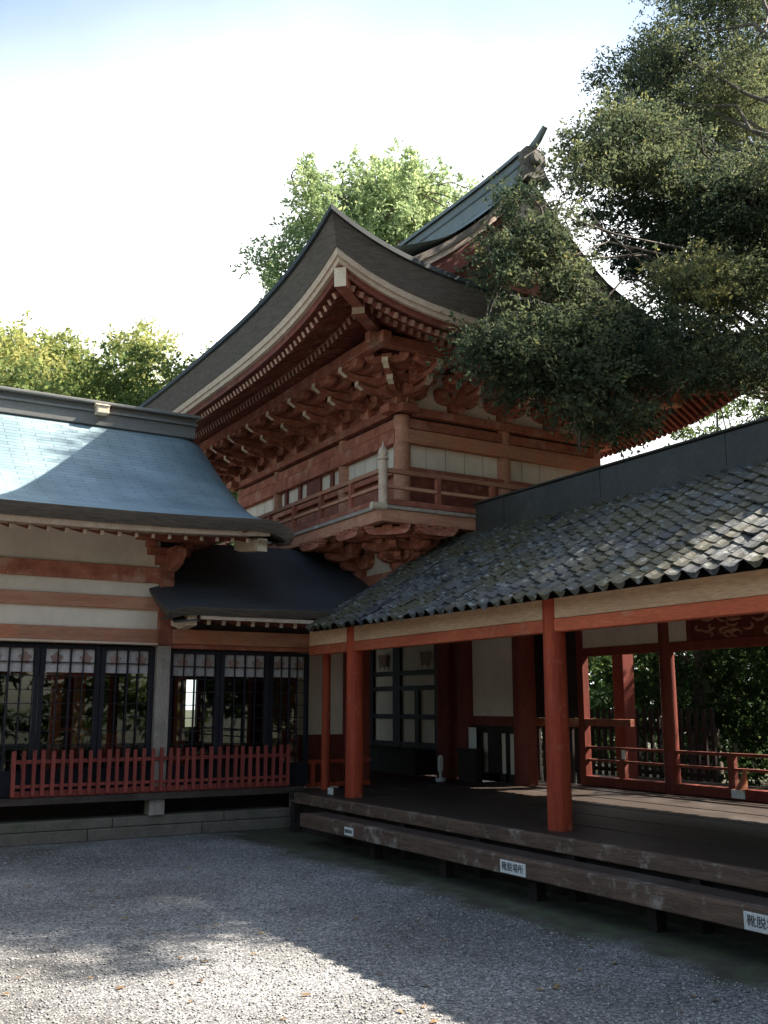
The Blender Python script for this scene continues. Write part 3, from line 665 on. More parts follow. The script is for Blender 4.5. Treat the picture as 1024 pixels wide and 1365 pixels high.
# right bay
q = MB(); q.box(4.24, 6.28, HY - .05, HY + .1, 2.39, 2.58); part('wall_beam', q, BEAM_BROWN, hall, bevel=.008)
q = MB(); q.box(4.24, 6.28, HY - .03, HY + .1, 2.33, 2.385); part('wall_beam', q, TOWER, hall, bevel=.006)
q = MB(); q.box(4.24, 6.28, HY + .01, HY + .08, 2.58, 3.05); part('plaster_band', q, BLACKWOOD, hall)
# windows: each a frame with its lattice, glass and a white valance inside
def window(x0, x1, zt=2.34):
    z0 = .55; y = HY + .04
    f = MB()
    f.box(x0, x0 + .055, y, y + .06, z0, zt); f.box(x1 - .055, x1, y, y + .06, z0, zt)
    f.box(x0 + .055, x1 - .055, y + .003, y + .057, zt - .05, zt); f.box(x0 + .055, x1 - .055, y + .003, y + .057, z0, z0 + .3)
    w = part('window', f, DARKFRAME, hall, bevel=.004)
    l = MB(); n_ = 4
    for k in range(1, n_):
        xx = x0 + .055 + (x1 - x0 - .11) * k / n_; h = .012 if k % 2 else .022; l.box(xx - h / 2, xx + h / 2, y + .012, y + .035, z0 + .3, zt - .05)
    for k in range(1, 10):
        zz = zt - .05 - k * .165
        if zz > z0 + .32: l.box(x0 + .055, x1 - .055, y + .014, y + .033, zz - .005, zz + .005)
    part('lattice', l, DARKFRAME, w)
    p = MB(); p.box(x0 + .05, x1 - .05, y + .052, y + .057, z0 + .28, zt - .04); part('pane', p, GLASS, w)
    c = MB(); n2 = 24; xs2 = [x0 + .07 + (x1 - x0 - .14) * k / n2 for k in range(n2 + 1)]
    c.grid([[(x, y + .043 + .004 * math.sin(k * 1.9) , z) for k, x in enumerate(xs2)] for z in (zt - .04, zt - .18, zt - .335)])
    cv = part('curtain', c, CLOTH, w, smooth=True)
    for fx in (.27, .76):
        d = MB(); xc = x0 + (x1 - x0) * fx; d.cyl((xc, y + .037, zt - .17), (xc, y + .0385, zt - .17), .06, .06, 14)
        for a in range(5): d.cyl((xc + .055 * math.cos(a * 1.257 + .3), y + .0365, zt - .17 + .055 * math.sin(a * 1.257 + .3)), (xc + .055 * math.cos(a * 1.257 + .3), y + .0383, zt - .17 + .055 * math.sin(a * 1.257 + .3)), .026, .026, 8)
        part('crest', d, CREST, cv)
edges = [4.05, 3.365, 2.63, 1.92, 1.21, .5, -.21, -.92]
for b, a in zip(edges, edges[1:]): window(a + .004, b - .004)
for a, b in ((4.24, 4.95), (4.95, 5.66), (5.66, 6.26)): window(a + .004, b - .004, 2.32)
# interior
q = MB(); 
for a, b in ((HX0, -.5), (.5, .8), (1.8, 2.0), (2.75, 5.86), (6.1, 7.3)): q.box(a, b, 16.6, 16.7, .54, 2.9)
q.box(HX0, 7.3, 16.61, 16.69, 2.05, 2.9); q.box(HX0, 7.3, 16.61, 16.69, .54, 1.25); part('back_wall', q, BLACKWOOD, hall)
q = MB(); q.box(HX0, 7.3, HY + .1, 17, 3.0, 3.1); part('hall_ceiling', q, BLACKWOOD, hall)
for x, y in ((2.95, 13.1), (3.25, 13.15), (4.75, 13.6), (5.45, 13.9), (1.7, 13.4)):
    q = MB(); q.box(x - .06, x + .06, y - .06, y + .06, .54, 2.9); part('inner_post', q, VERM, hall)
q = MB(); q.box(2.3, 3.55, 13.06, 13.16, 1.98, 2.08); q.box(2.9, 3.5, 13.08, 13.14, 1.28, 1.33); q.box(3.5, 3.98, 13.3, 13.7, 1.2, 1.24); q.box(3.55, 3.93, 13.3, 13.34, .9, 1.2); part('inner_beam', q, VERM, hall)
# main roof
prof = [(11.42, 3.84), (11.9, 3.955), (12.5, 4.17), (13.1, 4.47), (13.7, 4.86), (14.3, 5.32), (14.75, 5.68), (15.05, 5.9)]
def interp(pr, n):
    ys = np.linspace(pr[0][0], pr[-1][0], n); zs = np.interp(ys, [p[0] for p in pr], [p[1] for p in pr])
    for _ in range(3): zs[1:-1] = (zs[:-2] + 2 * zs[1:-1] + zs[2:]) / 4
    return list(zip(ys, zs))
pf = interp(prof, 30); VX = 5.42
def hz(x): return .10 * max(0, (x - 1.0) / 4.4) ** 3
xs = list(np.linspace(HX0 - .5, VX - .42, 26)) + [VX - .3, VX - .2, VX - .12, VX - .05, VX]
def droop(x): 
    t = max(0, (x - (VX - .42)) / .42); return -.16 * t * t
rows, uvs = [], []; acc = 0; last = None
for y, z in pf:
    if last: acc += math.hypot(y - last[0], z - last[1])
    last = (y, z); k = 1 - (y - pf[0][0]) / (pf[-1][0] - pf[0][0])
    rows.append([(x, y, z + hz(x) * k + droop(x)) for x in xs]); uvs.append([(x, acc) for x in xs])
m = MB(); m.grid(rows, uvs)
back = [[(p[0], 30.1 - p[1], p[2]) for p in r] for r in rows]; m.grid(back, uvs)
hroof = part('roof', m, COPPER, hall, smooth=True)
e = MB(); f0 = rows[0]
e.grid([[(x, y, z) for x, y, z in f0], [(x, y + .01, z - .05) for x, y, z in f0], [(x, y + .08, z - .15) for x, y, z in f0], [(x, y + .5, z - .12) for x, y, z in f0]])
ve = [r[-1] for r in rows]
e.grid([[p for p in ve], [(p[0] - .01, p[1], p[2] - .06) for p in ve], [(p[0] - .08, p[1] + .08, p[2] - .15) for p in ve], [(p[0] - .5, p[1] + .08, p[2] - .12) for p in ve]])
part('eave_edge', e, BARK, hroof, smooth=True)
e = MB(); e.grid([[(x - .28, y + .09, z - .145 - droop(x)) for x, y, z in f0], [(x - .28, y + .1, z - .155 - droop(x)) for x, y, z in f0], [(x - .28, y + .13, z - .215 - droop(x)) for x, y, z in f0], [(x - .28, y + .4, z - .2 - droop(x)) for x, y, z in f0]])
part('fascia_board', e, FASCIA, hroof, smooth=True)
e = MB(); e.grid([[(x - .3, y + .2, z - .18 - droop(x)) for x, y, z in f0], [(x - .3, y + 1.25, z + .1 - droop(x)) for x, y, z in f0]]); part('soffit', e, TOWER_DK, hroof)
rm = MB().beam((0, .9, .2), (0, 0, 0), .042, .05, mi=0, endmi=1).mesh('rafter', mats=[TOWER_DK, CREAM_END])
HO = WORLD[hall.name]
for x in np.arange(HX0 + .1, 5.1, .205): inst('rafter', rm, hall, Vector((x, pf[0][0] + .26, 3.60 + hz(x))) - HO)
q = MB(); q.prism([(11.6, 3.53), (11.6, 3.70), (12.4, 3.9), (12.4, 3.65), (12.2, 3.6)], 'x', 5.0, 5.13); part('verge_beam', q, CREAM_END, hall, bevel=.006)
rdg = MB(); rdg.box(HX0 - .5, 5.28, 14.86, 15.24, 5.8, 6.0); r1 = part('ridge', rdg, HALLRIDGE, hroof, bevel=.01)
rdg = MB(); rdg.box(HX0 - .5, 5.3, 14.82, 15.28, 6.0, 6.035); rdg.box(HX0 - .5, 5.29, 14.88, 15.22, 6.035, 6.12); part('ridge_course', rdg, HALLRIDGE, r1, bevel=.006)
rdg = MB(); rdg.box(HX0 - .5, 5.34, 14.78, 15.32, 6.12, 6.17); part('ridge_cap', rdg, HALLRIDGE, r1, bevel=.012)
q = MB(); q.box(3.66, 3.84, 14.7, 14.9, 5.96, 6.08); q.prism([(14.68, 6.08), (14.92, 6.08), (14.8, 6.13)], 'x', 3.64, 3.86); part('ridge_box', q, CREAM_END, hroof, bevel=.01)
q = MB(); q.prism([(y, z - .1) for y, z in pf] + [(30.1 - y, z - .1) for y, z in pf[::-1]], 'x', 4.75, 4.8); part('gable_wall', q, TOWER_DK, hall)
# bracket at the head of the corner column
q = MB(); q.box(3.98, 4.3, HY - .16, HY + .1, 3.4, 3.52); q.box(3.86, 4.42, HY - .13, HY - .02, 3.52, 3.62); q.box(4.08, 4.2, HY - .5, HY, 3.5, 3.6)
q.prism([(HY - .5, 3.36), (HY - .62, 3.46), (HY - .62, 3.56), (HY - .1, 3.5), (HY - .1, 3.3), (HY - .3, 3.3)], 'x', 4.09, 4.19)
q.box(3.84, 3.96, HY - .15, HY, 3.62, 3.7); q.box(4.32, 4.44, HY - .15, HY, 3.62, 3.7)
q.box(3.7, 4.6, HY - .14, HY - .04, 3.70, 3.78)
part('column_bracket', q, TOWER, hall, bevel=.012)
# dark pent roof over the right bay
pp = interp([(11.72, 2.80), (12.1, 2.93), (12.6, 3.16), (13.2, 3.5), (13.9, 3.95)], 16)
xs = list(np.linspace(3.92, 7.6, 20)); rows, uvs = [], []; acc = 0; last = None
for y, z in pp:
    if last: acc += math.hypot(y - last[0], z - last[1])
    last = (y, z); rows.append([(x, y, z + .05 * max(0, (x - 5) / 2) - .07 * max(0, (4.25 - x) / .33) ** 2) for x in xs]); uvs.append([(x, acc) for x in xs])
m = MB(); m.grid(rows, uvs); proof = part('pent_roof', m, DARKCOPPER, hall, smooth=True)
e = MB(); f0 = rows[0]; ve = [r[0] for r in rows]
e.grid([[p for p in f0], [(p[0], p[1] + .01, p[2] - .03) for p in f0], [(p[0], p[1] + .07, p[2] - .1) for p in f0], [(p[0], p[1] + .4, p[2] - .06) for p in f0]])
e.grid([[p for p in ve], [(p[0] + .01, p[1], p[2] - .04) for p in ve], [(p[0] + .08, p[1] + .05, p[2] - .14) for p in ve], [(p[0] + .4, p[1] + .05, p[2] - .1) for p in ve]])
part('pent_eave_edge', e, BARK, proof, smooth=True)
e = MB(); e.box(4.35, 6.1, 11.8, 11.86, 2.655, 2.705); part('pent_fascia', e, FASCIA, proof, bevel=.005)
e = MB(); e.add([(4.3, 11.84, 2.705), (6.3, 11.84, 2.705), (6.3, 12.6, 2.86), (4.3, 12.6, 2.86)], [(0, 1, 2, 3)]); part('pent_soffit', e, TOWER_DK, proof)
rm2 = MB().beam((0, .7, .14), (0, 0, 0), .05, .06, mi=0, endmi=1).mesh('pent_rafter', mats=[TOWER_DK, CREAM_END])
for x in np.arange(4.5, 6.0, .2): inst('pent_rafter', rm2, hall, Vector((x, 11.93, 2.63)) - HO)
q = MB(); q.prism([(11.86, 2.58), (11.86, 2.7), (12.5, 2.86), (12.5, 2.62), (12.2, 2.55)], 'x', 4.2, 4.32); part('pent_verge_beam', q, CREAM_END, hall, bevel=.006)

# ================================================================== LOW RED PICKET FENCE
fen = thing('picket_fence', 'long low red picket fence on the hall floor edge below the windows', 'fence', (4.14, HY - .05, .54))
fy = HY - .045
for z0, z1 in ((.545, .62), (.655, .69), (.93, .975)):
    q = MB(); q.box(2.37, 5.92, fy - .02, fy + .02, z0, z1); part('rail', q, FENCE_RED, fen, bevel=.004)
pk = MB().box(-.022, .022, -.014, .014, 0, .50).mesh('picket', mats=[FENCE_RED])
FO = WORLD[fen.name]
npk = 33
for i in range(npk):
    x = 2.39 + (5.90 - 2.39) * i / (npk - 1)
    pi_ = inst('picket', pk, fen, Vector((x + random.gauss(0, .004), fy - .035, .565)) - FO, 0, (random.uniform(.92, 1.08), 1.0, 1.03 + .02 * random.uniform(-1, 1))); pi_.rotation_euler = (random.gauss(0, .01), random.gauss(0, .012), 0)

# ================================================================== THE ROOFED CORRIDOR
cor = thing('roofed_corridor', 'open corridor with mossy grey tiled roof on round vermilion pillars over a dark wooden deck', 'corridor', (8.0, 6.0, 0))
CO = WORLD[cor.name]
CY0, CY1 = -3.0, 11.95
q = MB()
w_ = .24
for k in range(int((12.0 - 5.86) / w_)):
    x = 5.86 + k * w_; q.box(x, x + w_ - .006, CY0, 12.35, .465, .50 - .003 * (k % 3))
part('deck', q, DECK, cor)
q = MB(); q.box(5.78, 5.86, CY0, 12.05, .375, .503); part('deck_edge', q, DECK_EDGE, cor, bevel=.012)
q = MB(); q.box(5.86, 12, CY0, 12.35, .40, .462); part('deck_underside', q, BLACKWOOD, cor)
for y in np.arange(CY0 + .3, 12.2, 1.35):
    q = MB(); q.box(5.81, 5.92, y - .05, y + .05, 0, .375); part('deck_post', q, BLACKWOOD, cor)
q = MB(); q.box(5.93, 5.97, CY0, 12.3, 0, .4); part('deck_shade_board', q, BLACKWOOD, cor)  # added dark board standing in for the shade under the deck
pmesh = MB().lathe((0, 0, 0), [(.112, 0), (.112, .04), (.108, 1.0), (.104, 2.1)], 28).mesh('pillar', mats=[VERM], smooth=True)
pys = [11.12, 7.27, 3.42, -.43]
for y in pys: inst('pillar', pmesh, cor, Vector((6.15, y, .50)) - CO)
q = MB(); q.cyl((6.36, 12.3, .5), (6.36, 12.3, 2.5), .06, .058, 18); part('corner_pillar', q, VERM, cor, smooth=True)
spans = [(12.3, 11.12), (11.12, 7.27), (7.27, 3.42), (3.42, -.43), (-.43, CY0)]
for a, b in spans:
    q = MB(); q.box(6.085, 6.2, b, a, 2.275, 2.395); part('lintel', q, VERM_BEAM, cor, bevel=.01)
    q = MB(); q.box(6.09, 6.17, b, a, 2.398, 2.60); part('lintel_board', q, TAN, cor, bevel=.006)
# back row
BX = 9.95
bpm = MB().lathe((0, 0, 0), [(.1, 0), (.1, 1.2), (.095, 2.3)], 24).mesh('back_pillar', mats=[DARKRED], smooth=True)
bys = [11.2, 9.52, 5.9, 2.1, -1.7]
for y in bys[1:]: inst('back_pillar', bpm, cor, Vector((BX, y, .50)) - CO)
q = MB(); q.box(BX - .06, BX + .06, 11.1, 11.22, .5, 2.8); part('back_post', q, DARKRED, cor, bevel=.008)
q = MB(); q.box(BX - .05, BX + .05, CY0, 11.2, 2.3, 2.42); part('back_lintel', q, DARKRED, cor, bevel=.008)
q = MB(); q.box(BX - .03, BX + .03, 9.1, 11.2, 2.42, 2.9); part('back_transom', q, CREAM, cor)
q = MB(); q.box(BX - .03, BX + .03, CY0, 7.2, 2.42, 2.9); part('back_transom', q, CREAM, cor)
cp = MB(); cp.box(BX - .025, BX + .025, 7.25, 9.05, 2.42, 2.9)
car = part('carved_panel', cp, DARKRED, cor)
cp = MB(); random.seed(3)
for k in range(26):
    y, z = random.uniform(7.35, 8.95), random.uniform(2.46, 2.72); a = random.uniform(0, 6.28); r = random.uniform(.05, .11)
    cp.tube([(BX - .035, y + r * math.cos(a + t), z + .5 * r * math.sin(a + t)) for t in (0, .7, 1.4, 2.1, 2.8, 3.4)], [.008, .016, .02, .02, .014, .006], 6)
part('carved_scroll', cp, BEAM_BROWN, car, smooth=True)
for y in (7.2, 9.07):
    q = MB(); q.box(BX - .05, BX + .05, y - .04, y + .04, 2.42, 2.9); part('transom_strut', q, DARKRED, cor)
q = MB(); q.box(BX - .07, BX + .07, CY0, 11.2, .5, .63); part('back_sill', q, DARKRED, cor, bevel=.01)
for z, h in ((.83, .035), (1.0, .04)):
    q = MB(); q.box(BX - .03, BX + .03, CY0, 11.1, z, z + h); part('back_rail', q, TOWER_DK, cor, bevel=.006)
for y in (8.55, 7.2, 4.0, 10.4):
    q = MB(); q.box(BX - .035, BX + .035, y - .05, y + .05, .63, 1.0); part('rail_post', q, TOWER_DK, cor, bevel=.006)
q = MB(); q.prism([(BX - .2, .63), (BX - .05, .63), (BX - .05, .85), (BX - .12, .72)], 'y', 8.3, 8.36); part('rail_foot', q, BEAM_BROWN, cor)
q = MB(); q.box(BX - .04, BX + .04, 10.2, 11.15, 1.32, 1.42); part('high_rail', q, TOWER, cor, bevel=.006)
q = MB(); q.box(BX - .02, BX + .03, 11.22, 12.6, 1.43, 2.88); part('dark_board', q, BLACKWOOD, cor)
for y in (11.3, 11.45, 11.6, 11.75, 11.9, 12.05, 12.2, 12.35):
    q = MB(); q.box(BX - .02, BX + .02, y - .04, y + .04, .5, 1.3); part('dark_bar', q, BLACKWOOD, cor)
q = MB(); q.box(BX - .04, BX + .04, 11.22, 12.6, 1.3, 1.42); part('high_rail', q, TOWER, cor, bevel=.006)
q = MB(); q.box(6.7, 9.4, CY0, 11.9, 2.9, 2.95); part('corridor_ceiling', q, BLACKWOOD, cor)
# low rail between the corner pillar and the next
q = MB(); q.box(6.3, 7.3, 12.72, 12.78, .82, .87); q.box(6.3, 7.3, 12.73, 12.77, .5, .56); q.box(6.36, 6.42, 12.72, 12.78, .5, .83); part('end_rail', q, VERM, cor, bevel=.005)
# tiled roof: curved individual tiles, laid in courses
RX, RZ = 8.05, 3.97
EXC, EZC = 5.84, 2.585
def tiled(x0, z0, x1, z1, ya, yb, tw=.19, te=.145):
    L = math.hypot(x1 - x0, z1 - z0); ux, uz = (x1 - x0) / L, (z1 - z0) / L; nx, nz = -uz * (1 if x1 > x0 else -1), abs(ux)
    nr = int(L / te) + 1; nc = int((yb - ya) / tw); V = []; Fc = []; T = []
    us = [0, .2, .42, .62, .8, 1.0]; hs = [.006, -.010, -.012, .0, .024, .014]
    for i in range(nr):
        for j in range(nc):
            s0 = i * te; b = len(V); jit = random.gauss(0, .005); skew = random.gauss(0, .005); tint = min(1, max(0, random.gauss(.42, .3))); sj = random.gauss(0, .012)
            y0 = ya + j * tw
            sag = -.02 * math.sin(math.pi * (s0 / L)) - .012 * math.sin(y0 * .8 + 1)
            ths = [(s0 - .035 + sj, .012), (s0 - .035 + sj, .032), (s0 + te * .5, .022), (min(s0 + te + .02, L + .1), .004)]
            for k, (s, lift_) in enumerate(ths):
                for u, h in zip(us, hs):
                    hh = h + lift_ + jit + skew * (u - .5) * 2 + sag
                    drop = -.03 * math.cos((u - .35) * 5) if i == 0 and k == 0 else 0
                    V.append((x0 + ux * s + nx * hh, y0 + u * tw * 1.04, z0 + uz * s + nz * hh + drop)); T.append(tint)
            n = len(us)
            for k in range(3):
                for u in range(n - 1): Fc.append((b + k * n + u, b + k * n + u + 1, b + (k + 1) * n + u + 1, b + (k + 1) * n + u))
    me = bpy.data.meshes.new('roof_tiles'); me.from_pydata(V, [], Fc); me.materials.append(TILE)
    at = me.attributes.new('tint', 'FLOAT', 'POINT'); at.data.foreach_set('value', T); me.update(); return me
q = MB(); q.add([(EXC + .06, CY0, EZC - .03), (RX, CY0, RZ - .1), (RX, CY1, RZ - .1), (EXC + .06, CY1 - .1, EZC - .03)], [(0, 1, 2, 3)])
q.add([(2 * RX - EXC, CY0, EZC), (RX, CY0, RZ - .03), (RX, CY1, RZ - .03), (2 * RX - EXC, CY1, EZC)], [(0, 1, 2, 3)])
q.add([(EXC + .03, CY0, EZC - .02), (6.3, CY0, 2.78), (6.3, CY1, 2.78), (EXC + .03, CY1 - .1, EZC - .02)], [(0, 1, 2, 3)])
croof = part('roof', q, BLACKWOOD, cor)
for args in ((EXC, EZC, RX, RZ), (2 * RX - EXC, EZC, RX, RZ)):
    t = bpy.data.objects.new('roof_tiles', tiled(*args, CY0, CY1)); COL.objects.link(t); t.parent = croof; t.location = -CO
q = MB(); q.box(RX - .12, RX + .12, CY0, 10.95, RZ - .1, 4.315); rg = part('ridge', q, METAL, croof, bevel=.012)
q = MB(); q.box(RX - .15, RX + .15, CY0, 10.97, 4.315, 4.345); part('ridge_cap', q, METAL, rg, bevel=.012)
for y in np.arange(CY0 + .5, 10.9, 1.83):
    q = MB(); q.box(RX - .126, RX + .126, y - .008, y + .008, RZ, 4.313); part('ridge_seam', q, METAL, rg)

# the step in front of the corridor
st = thing('wooden_step', 'long weathered wooden step board running along the foot of the corridor deck', 'step', (5.5, 5.0, 0))
q = MB(); q.box(5.40, 5.50, CY0, 11.1, .2, .352); part('step_front', q, DECK_EDGE, st, bevel=.012)
q = MB(); q.box(5.503, 5.74, CY0, 11.1, .30, .35); part('step_board', q, DECK, st, bevel=.006)
for y in np.arange(CY0 + .5, 11.0, 1.35):
    q = MB(); q.box(5.56, 5.66, y - .05, y + .05, 0, .30); part('step_support', q, BLACKWOOD, st)

# ------------------------------------------------------------------ signs and small things
def text_mesh(body, size):
    c = bpy.data.curves.new('lettering', 'FONT'); c.body = body; c.size = size; c.align_x = 'CENTER'; c.align_y = 'CENTER'; c.extrude = .0012
    o = bpy.data.objects.new('lettering', c); COL.objects.link(o); bpy.context.view_layer.update()
    me = bpy.data.meshes.new_from_object(o.evaluated_get(bpy.context.evaluated_depsgraph_get())); bpy.data.objects.remove(o); me.materials.clear(); me.materials.append(INK); return me
def sign(y0, y1, z0, z1, label):
    yc, zc = (y0 + y1) / 2, (z0 + z1) / 2
    q = MB(); q.box(5.388, 5.398, y0, y1, z0, z1)
    s = part('notice_plate', q, PAPER, None, bevel=.002, loc=(5.39, yc, zc)); tag(s, label, 'sign', 'shoe notices on the step')
    t = bpy.data.objects.new('lettering', text_mesh('靴脱場所', (y1 - y0) * .215)); COL.objects.link(t); t.parent = s
    t.location = (-.0035, 0, 0); t.rotation_euler = (R(90), 0, R(-90))
sign(9.77, 9.96, .225, .31, 'smallest white shoe notice on the step, at the far end near the hall')
sign(6.83, 7.17, .215, .318, 'white shoe notice on the step just below the free standing front pillar')
sign(4.27, 4.62, .21, .32, 'largest white shoe notice, nearest one, cut by the picture edge')
def plate(name, x, y, z, w, h, label, cat='tag', flip='x'):
    q = MB()
    if flip == 'x': q.box(x - .006, x, y - w / 2, y + w / 2, z - h / 2, z + h / 2)
    else: q.box(x - w / 2, x + w / 2, y - .006, y, z - h / 2, z + h / 2)
    o = part(name, q, PAPER, None, loc=(x, y, z)); return tag(o, label, cat)
plate('white_tag', 6.05, 11.55, .545, .14, .08, 'small pale tag lying at the deck edge beside the farther front pillar')
plate('white_tag', BX - .08, 8.42, .57, .2, .1, 'white tag fixed low on the back sill of the corridor')
plate('white_tag', BX - .04, 10.35, .95, .07, .12, 'small white tag hanging on the back rail behind the front pillar')
plate('paper_notice', GX - .2, 12.66, 1.12, .19, .32, 'white paper notice hanging beside the thick gate column', 'notice')
q = MB(); q.cyl((8.75, 13.1, .47), (8.75, 13.1, .52), .08, .08, 16); q.cyl((8.75, 13.1, .52), (8.75, 13.1, .86), .02, .02, 10); q.box(8.72, 8.78, 13.07, 13.13, .62, .84)
tag(part('white_marker_post', q, PAPER, None, loc=(8.75, 13.1, .47), bevel=.004), 'short white marker post on the gate floor before the lattice doors', 'post')
q = MB(); q.box(8.92, 9.05, 12.42, 12.88, .47, .93); q.box(8.9, 9.07, 12.4, 12.9, .93, .97)
tag(part('offering_box', q, BLACKWOOD, None, loc=(9, 12.6, .47), bevel=.006), 'dark wooden box standing under the white paper notice', 'box')

# dark picket barrier beyond the corridor
bf = thing('garden_fence', 'dark upright picket fence outside the back of the corridor', 'fence', (12.4, 10.5, 0))
q = MB(); q.box(12.38, 12.42, 10.9, 14.5, .5, .56); q.box(12.38, 12.42, 10.9, 14.5, 1.2, 1.26); part('rail', q, BLACKWOOD, bf)
pk2 = MB().box(-.02, .02, -.03, .03, .0, 1.55).mesh('picket', mats=[BLACKWOOD])
for y in np.arange(10.95, 14.5, .16): inst('picket', pk2, bf, (-.04, y - 10.5, 0))

# ================================================================== TREES
def leaves_mesh(name, clumps, per, size, mat, spread=1.0, flat=.6, twig=0.45, acc=.06):
    """clumps: (x,y,z,r,tone). Leaves sit along short drooping twigs that spread through each clump."""
    P, D, S, T = [], [], [], []
    for (x, y, z, r, tone) in clumps:
        nt = max(3, int(per * r * r / 16)); 
        dirs = rng.normal(size=(nt, 3)); dirs[:, 2] *= flat; dirs /= np.linalg.norm(dirs, axis=1)[:, None] + 1e-9
        base = np.array([x, y, z]) + dirs * (r * rng.random((nt, 1)) ** .6 * .75)
        tw = dirs + rng.normal(size=(nt, 3)) * .6; tw[:, 2] = tw[:, 2] * .6 - .1; tw /= np.linalg.norm(tw, axis=1)[:, None]
        tt = tone + rng.normal(size=nt) * .13
        for k in range(16):
            f = k / 16
            p = base + tw * (f * twig * r) + np.array([0, 0, -1]) * (f * f * .12 * r) + rng.normal(size=(nt, 3)) * (size * .9)
            P.append(p); D.append(tw); T.append(tt + rng.normal(size=nt) * .1 + (rng.random(nt) < acc) * .5)
    P = np.concatenate(P); D = np.concatenate(D); T = np.clip(np.concatenate(T), 0, 1); n = len(P)
    a = D + rng.normal(size=(n, 3)) * .8; a /= np.linalg.norm(a, axis=1)[:, None]
    b = np.cross(a, rng.normal(size=(n, 3)) + np.array([0, 0, 1.0])); b /= np.linalg.norm(b, axis=1)[:, None] + 1e-9
    s = size * (.6 + .8 * rng.random((n, 1)))
    V = np.stack([P - a * s, P + b * s * .45, P + a * s, P - b * s * .45], 1).reshape(-1, 3)
    me = bpy.data.meshes.new(name); me.vertices.add(4 * n); me.vertices.foreach_set('co', V.ravel().astype(np.float32))
    me.loops.add(4 * n); me.loops.foreach_set('vertex_index', np.arange(4 * n, dtype=np.int32))
    me.polygons.add(n); me.polygons.foreach_set('loop_start', np.arange(0, 4 * n, 4, dtype=np.int32))
    at = me.attributes.new('tint', 'FLOAT', 'POINT'); at.data.foreach_set('value', np.repeat(T, 4).astype(np.float32))
    me.materials.append(mat); me.update(); me.validate(); return me
def tree(name, label, base, top, trunk_r, clumps, per, size, mat, group=None, limb_r=.05, fork=.35, **kw):
    root = thing(name, label, 'tree', base, group)
    b = Vector(base); t = Vector(top); m = MB(); n = 9; side = Vector((random.uniform(-1, 1), random.uniform(-1, 1), 0)) * .25 * trunk_r * 4
    axis = [b.lerp(t, i / n) + side * math.sin(i / n * 3) for i in range(n + 1)]
    m.tube(axis, [trunk_r * (1.25 if i == 0 else 1) * (1 - .85 * i / n) for i in range(n + 1)], 10)
    mains = []; pts = []
    order = list(clumps); random.shuffle(order); nm = max(4, len(order) // 9)
    for c in order[:nm]:
        p = Vector(c[:3]); hh = (p - b).dot((t - b).normalized()) - (p - b).cross((t - b).normalized()).length * .5
        h = max(fork, min(.95, hh / (t - b).length)); k = min(n - 1, int(h * n)); a = axis[k].lerp(axis[k + 1], h * n - k)
        L = (p - a).length; w = [a]
        for f in (.2, .4, .6, .8, 1.0):
            w.append(a.lerp(p, f) + Vector((0, 0, L * .16 * math.sin(f * 3.14))) + Vector((random.gauss(0, 1), random.gauss(0, 1), random.gauss(0, 1))) * L * .035)
        m.tube(w, [limb_r * x for x in (1, .8, .62, .45, .3, .12)], 6); pts += w[2:]
    for c in order[nm:]:
        p = Vector(c[:3]); a = min(pts, key=lambda q_: (q_ - p).length); L = (p - a).length
        if L < .05: continue
        mid = a.lerp(p, .5) + Vector((random.gauss(0, 1), random.gauss(0, 1), random.gauss(0, 1) + .5)) * L * .1
        m.tube([a, mid, p], [limb_r * .3, limb_r * .2, limb_r * .07], 5)
    part('trunk', m, BRANCH, root, smooth=True)
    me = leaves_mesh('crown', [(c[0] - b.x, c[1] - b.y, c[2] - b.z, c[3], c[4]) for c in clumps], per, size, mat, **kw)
    o = bpy.data.objects.new('crown', me); COL.objects.link(o); o.parent = root
    return root
